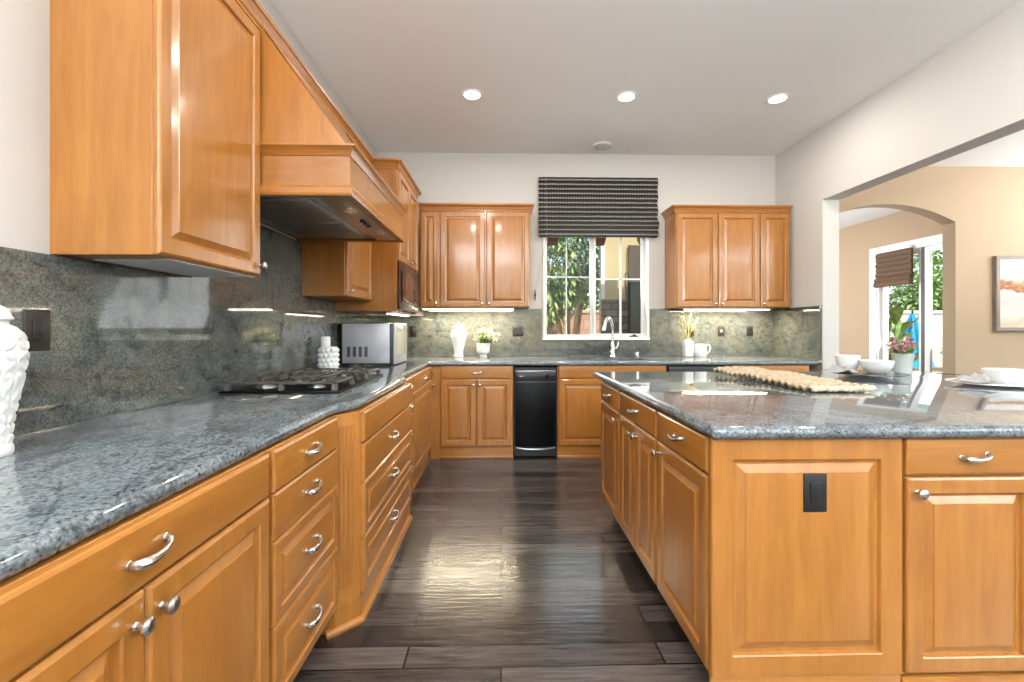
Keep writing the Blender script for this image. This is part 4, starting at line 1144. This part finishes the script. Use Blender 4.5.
bm = new_bm(); lathe(bm, [(0.048, 0), (0.050, 0.004), (0.047, 0.03), (0.050, 0.07), (0.058, 0.115), (0.064, 0.136), (0.060, 0.136), (0.054, 0.11), (0.046, 0.06), (0.042, 0.015), (0, 0.012)], 36, disp=lambda a, z, r: 0.0012 * math.cos(10 * a)); finish('vessel', bm, FROST.m, fv, angle=60)
bs_ = new_bm(); bp_ = new_bm(); bw_ = new_bm(); rr = random.Random(21)
for k in range(26):
    a = rr.uniform(0, 2 * PI); s = rr.uniform(0.0, 0.085); tip = Vector((math.cos(a) * s, math.sin(a) * s, rr.uniform(0.16, 0.235)))
    tube(bs_, smooth_path([(0, 0, 0.03), (tip.x * 0.35, tip.y * 0.35, 0.13), tuple(tip)], 3), 0.0018, 5)
    for q in range(2): leaf_blade(bs_, Vector((tip.x * .6, tip.y * .6, 0.15)), (rr.uniform(-1, 1), rr.uniform(-1, 1), 0.4), 0.05, 0.02)
    tgt = bp_ if k % 4 else bw_
    for q in range(10):
        e = Vector((rr.gauss(0, 1), rr.gauss(0, 1), rr.gauss(0.4, 1))); leaf_blade(tgt, tip, e, 0.026, 0.018, 0.1, 0, 3)
finish('stems', bs_, LEAF, fv); finish('pink_blossoms', bp_, leafmat('mauve_petal', srgb(150, 84, 110), srgb(206, 150, 168)), fv); finish('white_blossoms', bw_, PETAL, fv)

# ------------------------------------------------------------------ painting on the tan wall
pc = thing('painting', 'abstract landscape canvas in rust and cream with a grey frame on the tan wall', 'painting', (6.0, 5.29, 1.19))
PW, PH_ = 1.05, 0.915
bm = new_bm(); FR = 0.045
for b in ((0, PW, 0, FR), (0, PW, PH_ - FR, PH_), (0, FR, FR, PH_ - FR), (PW - FR, PW, FR, PH_ - FR)): box(bm, b[0], b[1], -0.05, -0.001, b[2], b[3], 0.004)
finish('frame', bm, plain('grey_wood_frame', srgb(140, 128, 118), 0.5, 0, 0.1, 30), pc)
m = Mat('abstract_canvas'); v = m.coords()
sep = m.n.new('ShaderNodeSeparateXYZ'); m.link(v, sep.inputs[0])
nz = m.noise(m.coords((2.2, 1, 5)), 2.2, 5, 0.6, 0.8)
ad = m.node('ShaderNodeMath', operation='MULTIPLY_ADD'); m.link(nz, ad.inputs[0]); ad.inputs[1].default_value = 0.42; m.link(sep.outputs[2], ad.inputs[2])
col = m.ramp(ad.outputs[0], [(0.28, srgb(206, 190, 160)), (0.42, srgb(222, 214, 204)), (0.60, srgb(196, 190, 186)), (0.69, srgb(214, 202, 190)), (0.715, srgb(150, 92, 58)), (0.78, srgb(186, 136, 96)), (0.86, srgb(228, 218, 204)), (1.0, srgb(216, 208, 198))])
m.base(col); m.set(Roughness=0.8)
obox('canvas', m.m, pc, FR, PW - FR, -0.042, -0.002, FR, PH_ - FR)

# ------------------------------------------------------------------ outside
STUCCO = paint('tan_stucco', srgb(196, 178, 134))
def leaves(bm, center, rad, n, L, w, rr, mi=0, droop=0.3):
    for k in range(n):
        while True:
            p = Vector((rr.uniform(-1, 1), rr.uniform(-1, 1), rr.uniform(-1, 1)))
            if 0.25 < p.length <= 1: break
        q = Vector((center[0] + p.x * rad[0], center[1] + p.y * rad[1], center[2] + p.z * rad[2]))
        d = Vector((p.x + rr.gauss(0, .6), p.y + rr.gauss(0, .6), p.z * 0.6 + rr.gauss(0, .5)))
        leaf_blade(bm, q, d, L * rr.uniform(0.7, 1.3), w * rr.uniform(0.7, 1.3), droop, mi, 2)
LF = [leafmat('garden_leaf', srgb(112, 146, 72), srgb(190, 208, 140)), leafmat('dark_hedge_leaf', srgb(58, 88, 46), srgb(112, 140, 80)), leafmat('palm_leaf', srgb(72, 112, 50), srgb(150, 176, 92))]
BARK = plain('pale_bark', srgb(206, 172, 142), 0.8, 0, 0.15, 14)
GRASS = plain('garden_soil', srgb(150, 132, 104), 0.9, 0, 0.2, 6)
bm = new_bm(); box(bm, -14, 2.9, 5.17, 26, -0.3, -0.1); box(bm, 2.9, 30, 10.65, 26, -0.3, -0.1); box(bm, 6.88, 30, 5.45, 10.65, -0.3, -0.1); box(bm, -14, 30, -20, -3.65, -0.3, -0.1); box(bm, -14, XL - 0.15, -3.65, 5.17, -0.3, -0.1); box(bm, 8.75, 30, -3.65, 5.45, -0.3, -0.1)
struct(finish('ground', bm, GRASS), 'sandy garden ground')
# garden wall behind the tree
m = Mat('tan_block_wall'); v = m.coords(kind='World')
br_ = m.node('ShaderNodeTexBrick'); br_.inputs['Scale'].default_value = 1.0; br_.inputs['Brick Width'].default_value = 0.4; br_.inputs['Row Height'].default_value = 0.2; br_.inputs['Mortar Size'].default_value = 0.006
br_.inputs['Color1'].default_value = srgb(206, 164, 138); br_.inputs['Color2'].default_value = srgb(190, 150, 126); br_.inputs['Mortar'].default_value = srgb(150, 124, 108)
mp = m.node('ShaderNodeMapping'); mp.inputs['Rotation'].default_value = (PI / 2, 0, 0); m.link(v, mp.inputs['Vector']); m.link(mp.outputs[0], br_.inputs['Vector'])
m.base(br_.outputs['Color']); m.set(Roughness=0.9)
gw = thing('garden_wall', 'pinkish block wall behind the garden tree outside the sink window', 'wall', (0, 8.6, -0.1))
obox('wall', m.m, gw, -6, 2.9, 0, 0.18, 0, 1.62); obox('coping', BARK, gw, -6, 2.9, -0.02, 0.2, 1.62, 1.68, 0.008)
tr = thing('garden_tree', 'multi-trunk green tree outside the left pane of the sink window', 'tree', (1.10, 7.35, -0.1))
bm = new_bm(); rr = random.Random(5)
for k in range(6):
    a = 2 * PI * k / 6 + 0.3; ex = math.cos(a) * rr.uniform(0.25, 0.5); ey = math.sin(a) * rr.uniform(0.2, 0.4)
    tube(bm, smooth_path([(math.cos(a) * 0.05, math.sin(a) * 0.05, 0), (ex * 0.35, ey * 0.35, 0.9), (ex * 0.6, ey * 0.6, 1.6), (ex, ey, 2.4)], 4), [0.045 - 0.0022 * q for q in range(13)], 8)
    for q in range(3):
        z = rr.uniform(1.3, 2.0); s = z / 2.4
        tube(bm, [(ex * s, ey * s, z), (ex * s + rr.uniform(-.3, .3), ey * s + rr.uniform(-.3, .3), z + rr.uniform(.25, .5))], [0.014, 0.005], 6)
finish('trunk', bm, BARK, tr)
bm = new_bm(); leaves(bm, (-0.15, 0, 2.45), (0.78, 0.42, 0.85), 4200, 0.15, 0.045, rr); leaves(bm, (-0.35, 0.1, 1.75), (0.45, 0.4, 0.35), 500, 0.14, 0.045, rr); finish('foliage', bm, LF[0], tr)
for k, (x, y, z, s, n) in enumerate(((-0.6, 10.2, 1.7, (1.2, 0.7, 1.7), 2600), (2.7, 10.4, 1.8, (1.4, 0.7, 1.8), 2600))):
    t = thing('hedge_shrub', ['dark green shrub beyond the garden wall, seen left of the tree', 'dark green shrub beyond the garden wall, seen right of the tree trunks'][k], 'shrub', (x, y, -0.1))
    bm = new_bm(); leaves(bm, (0, 0, z), s, n, 0.2, 0.08, rr); finish('foliage', bm, LF[1], t)
    bm = new_bm()
    for q in range(4): tube(bm, [(0.1 * q - 0.15, 0, 0), (0.25 * q - 0.4, 0.1, z)], [0.05, 0.02], 7)
    finish('trunk', bm, BARK, t)
# patio beam with shaped rafter tails above the window
TIMB = plain('brown_timber', srgb(150, 104, 66), 0.7, 0, 0.15, 10)
pb = thing('patio_cover', 'brown timber rafter tails of the eave above the sink window', 'eave', (0, 5.18, 0))
obox('fascia', TIMB, pb, -1.5, 2.9, 0.50, 0.55, 2.62, 2.80, 0.004)
for k in range(5):
    x = -0.55 + 0.62 * k
    bm = new_bm(); prism(bm, [(0, 2.72), (0.5, 2.58), (0.62, 2.42), (0.74, 2.33), (0.86, 2.42), (0.92, 2.56), (0.86, 2.66), (0, 2.86)], 'x', x - 0.07, x + 0.07); finish('rafter_tail', bm, TIMB, pb, smooth=False)
obox('soffit', plain('tan_soffit', srgb(178, 154, 112), 0.8), pb, -1.5, 2.9, 0.002, 0.5, 2.865, 2.90)
# projecting wing of the house seen in the right pane
hw_ = thing('house_wing', 'tan stucco wing of the house with stone base and screened opening, outside right pane', 'house wall', (0, 6.55, -0.1))
obox('wall', STUCCO, hw_, 1.50, 2.88, 0, 0.2, 0, 3.4)
m = Mat('stacked_stone'); v = m.coords(kind='World')
b2 = m.node('ShaderNodeTexBrick'); b2.inputs['Scale'].default_value = 1.0; b2.inputs['Brick Width'].default_value = 0.19; b2.inputs['Row Height'].default_value = 0.10; b2.inputs['Mortar Size'].default_value = 0.007
b2.inputs['Color1'].default_value = srgb(150, 138, 122); b2.inputs['Color2'].default_value = srgb(112, 104, 94); b2.inputs['Mortar'].default_value = srgb(84, 78, 70)
mp = m.node('ShaderNodeMapping'); mp.inputs['Rotation'].default_value = (PI / 2, 0, 0); m.link(v, mp.inputs['Vector']); m.link(mp.outputs[0], b2.inputs['Vector'])
m.base(b2.outputs['Color']); m.set(Roughness=0.9); m.bump(b2.outputs['Fac'], 0.5, -0.02)
obox('stone_base', m.m, hw_, 1.48, 1.86, -0.06, 0.0, 0, 1.75, 0.006)
obox('corner_trim', WHITE, hw_, 1.475, 1.53, -0.03, 0.0, 1.76, 3.0)
obox('screen', SCREEN, hw_, 1.87, 2.4, -0.015, 0.0, 0.2, 2.1)
bm = new_bm(); frame_bm(bm, 1.84, 2.43, -0.03, 0.0, 0.15, 2.15, 0.03); finish('screen_frame', bm, plain('bronze_frame', srgb(120, 110, 92), 0.5), hw_)
obox('shade_awning', plain('dark_brown_blind', srgb(92, 80, 66), 0.8), hw_, 1.88, 2.40, -0.05, -0.016, 2.0, 2.55)

# patio beyond the slider
um = thing('patio_umbrella', 'closed bright blue patio umbrella outside the sliding door', 'umbrella', (9.55, 10.1, -0.1))
bm = new_bm(); rad = [(0.34, 0.45), (0.33, 0.47), (0.24, 0.8), (0.16, 1.2), (0.08, 1.52), (0.03, 1.66), (0, 1.68)]
lathe(bm, [(0.0, 0.50)] + rad, 48, disp=lambda a, z, r: r * 0.16 * math.cos(8 * a) * (1 if r > 0.02 else 0)); finish('canopy', bm, plain('bright_blue_cloth', srgb(28, 150, 206), 0.7), um)
bm = new_bm(); tube(bm, [(0, 0, 0.04), (0, 0, 1.75)], 0.02, 10); finish('pole', bm, BLACKM, um)
bm = new_bm(); lathe(bm, [(0.25, 0), (0.25, 0.04), (0.05, 0.07), (0.03, 0.25)], 24); finish('base', bm, BLACKM, um)
rr = random.Random(31)
def palm(label, x, y, n, L, h):
    t = thing('bird_of_paradise', label, 'plant', (x, y, -0.1), 0, 'patio plants')
    bm = new_bm(); bs = new_bm()
    for k in range(n):
        a = rr.uniform(0, 2 * PI); s = rr.uniform(0.1, 0.5); z = rr.uniform(h * 0.35, h)
        tip = Vector((math.cos(a) * s, math.sin(a) * s, z))
        tube(bs, [(rr.uniform(-.06, .06), rr.uniform(-.06, .06), 0), (tip.x * 0.4, tip.y * 0.4, z * 0.6), tuple(tip)], [0.02, 0.016, 0.010], 6)
        leaf_blade(bm, tip, (math.cos(a) * 0.55, math.sin(a) * 0.55, 1.0), L * rr.uniform(0.8, 1.2), 0.24, 0.45, 0, 6)
    finish('leaves', bm, LF[2], t); finish('stalks', bs, LF[2], t)
palm('tall broad-leaved green plant outside the left leaf of the patio door', 8.55, 9.5, 34, 0.75, 1.45)
palm('broad-leaved green plant farther back behind the first patio plant', 8.9, 11.5, 26, 0.8, 1.3)
sw = thing('retaining_wall', 'low white garden wall on the slope beyond the umbrella', 'wall', (0, 0, -0.1))
obox('wall', plain('white_block', srgb(206, 196, 186), 0.85, 0, 0.08, 8), sw, 8.0, 24, 15.0, 15.3, 0, 1.85)
obox('coping', plain('pale_cap', srgb(226, 220, 212), 0.8), sw, 7.95, 24.05, 14.95, 15.35, 1.85, 1.95, 0.01)
for k, (x, y, z, s, n, L) in enumerate(((12.2, 13.9, 0.5, (1.3, 0.6, 0.6), 900, 0.18), (15.2, 13.6, 0.6, (1.2, 0.6, 0.7), 900, 0.18), (17.0, 17.0, 2.4, (1.6, 0.9, 1.2), 1800, 0.3), (13.0, 19.0, 3.6, (2.2, 1.2, 2.6), 2600, 0.35), (19.5, 19.5, 4.0, (2.4, 1.4, 3.0), 2600, 0.35))):
    lab = ['leafy low bush before the white garden wall, nearer the umbrella', 'leafy low bush before the white garden wall, farther right', 'round bush on the slope above the white garden wall', 'tall green tree on the slope above the patio plants', 'tall green tree on the slope, right of the other tree'][k]
    t = thing('bush' if k < 3 else 'slope_tree', lab, 'bush' if k < 3 else 'tree', (x, y, -0.1))
    bm = new_bm(); leaves(bm, (0, 0, z), s, n, L, L * 0.45, rr); finish('foliage', bm, LF[k % 2], t)
    bm = new_bm(); tube(bm, [(0, 0, 0), (0.05, 0, z)], [0.08, 0.03], 8); finish('trunk', bm, BARK, t)
po = thing('patio_post', 'dark slender post standing beyond the blue umbrella', 'post', (12.9, 12.5, -0.1))
obox('shaft', BLACKM, po, -0.06, 0.06, -0.06, 0.06, 0.02, 2.25, 0.006); obox('foot', BLACKM, po, -0.1, 0.1, -0.1, 0.1, 0, 0.03, 0.004)
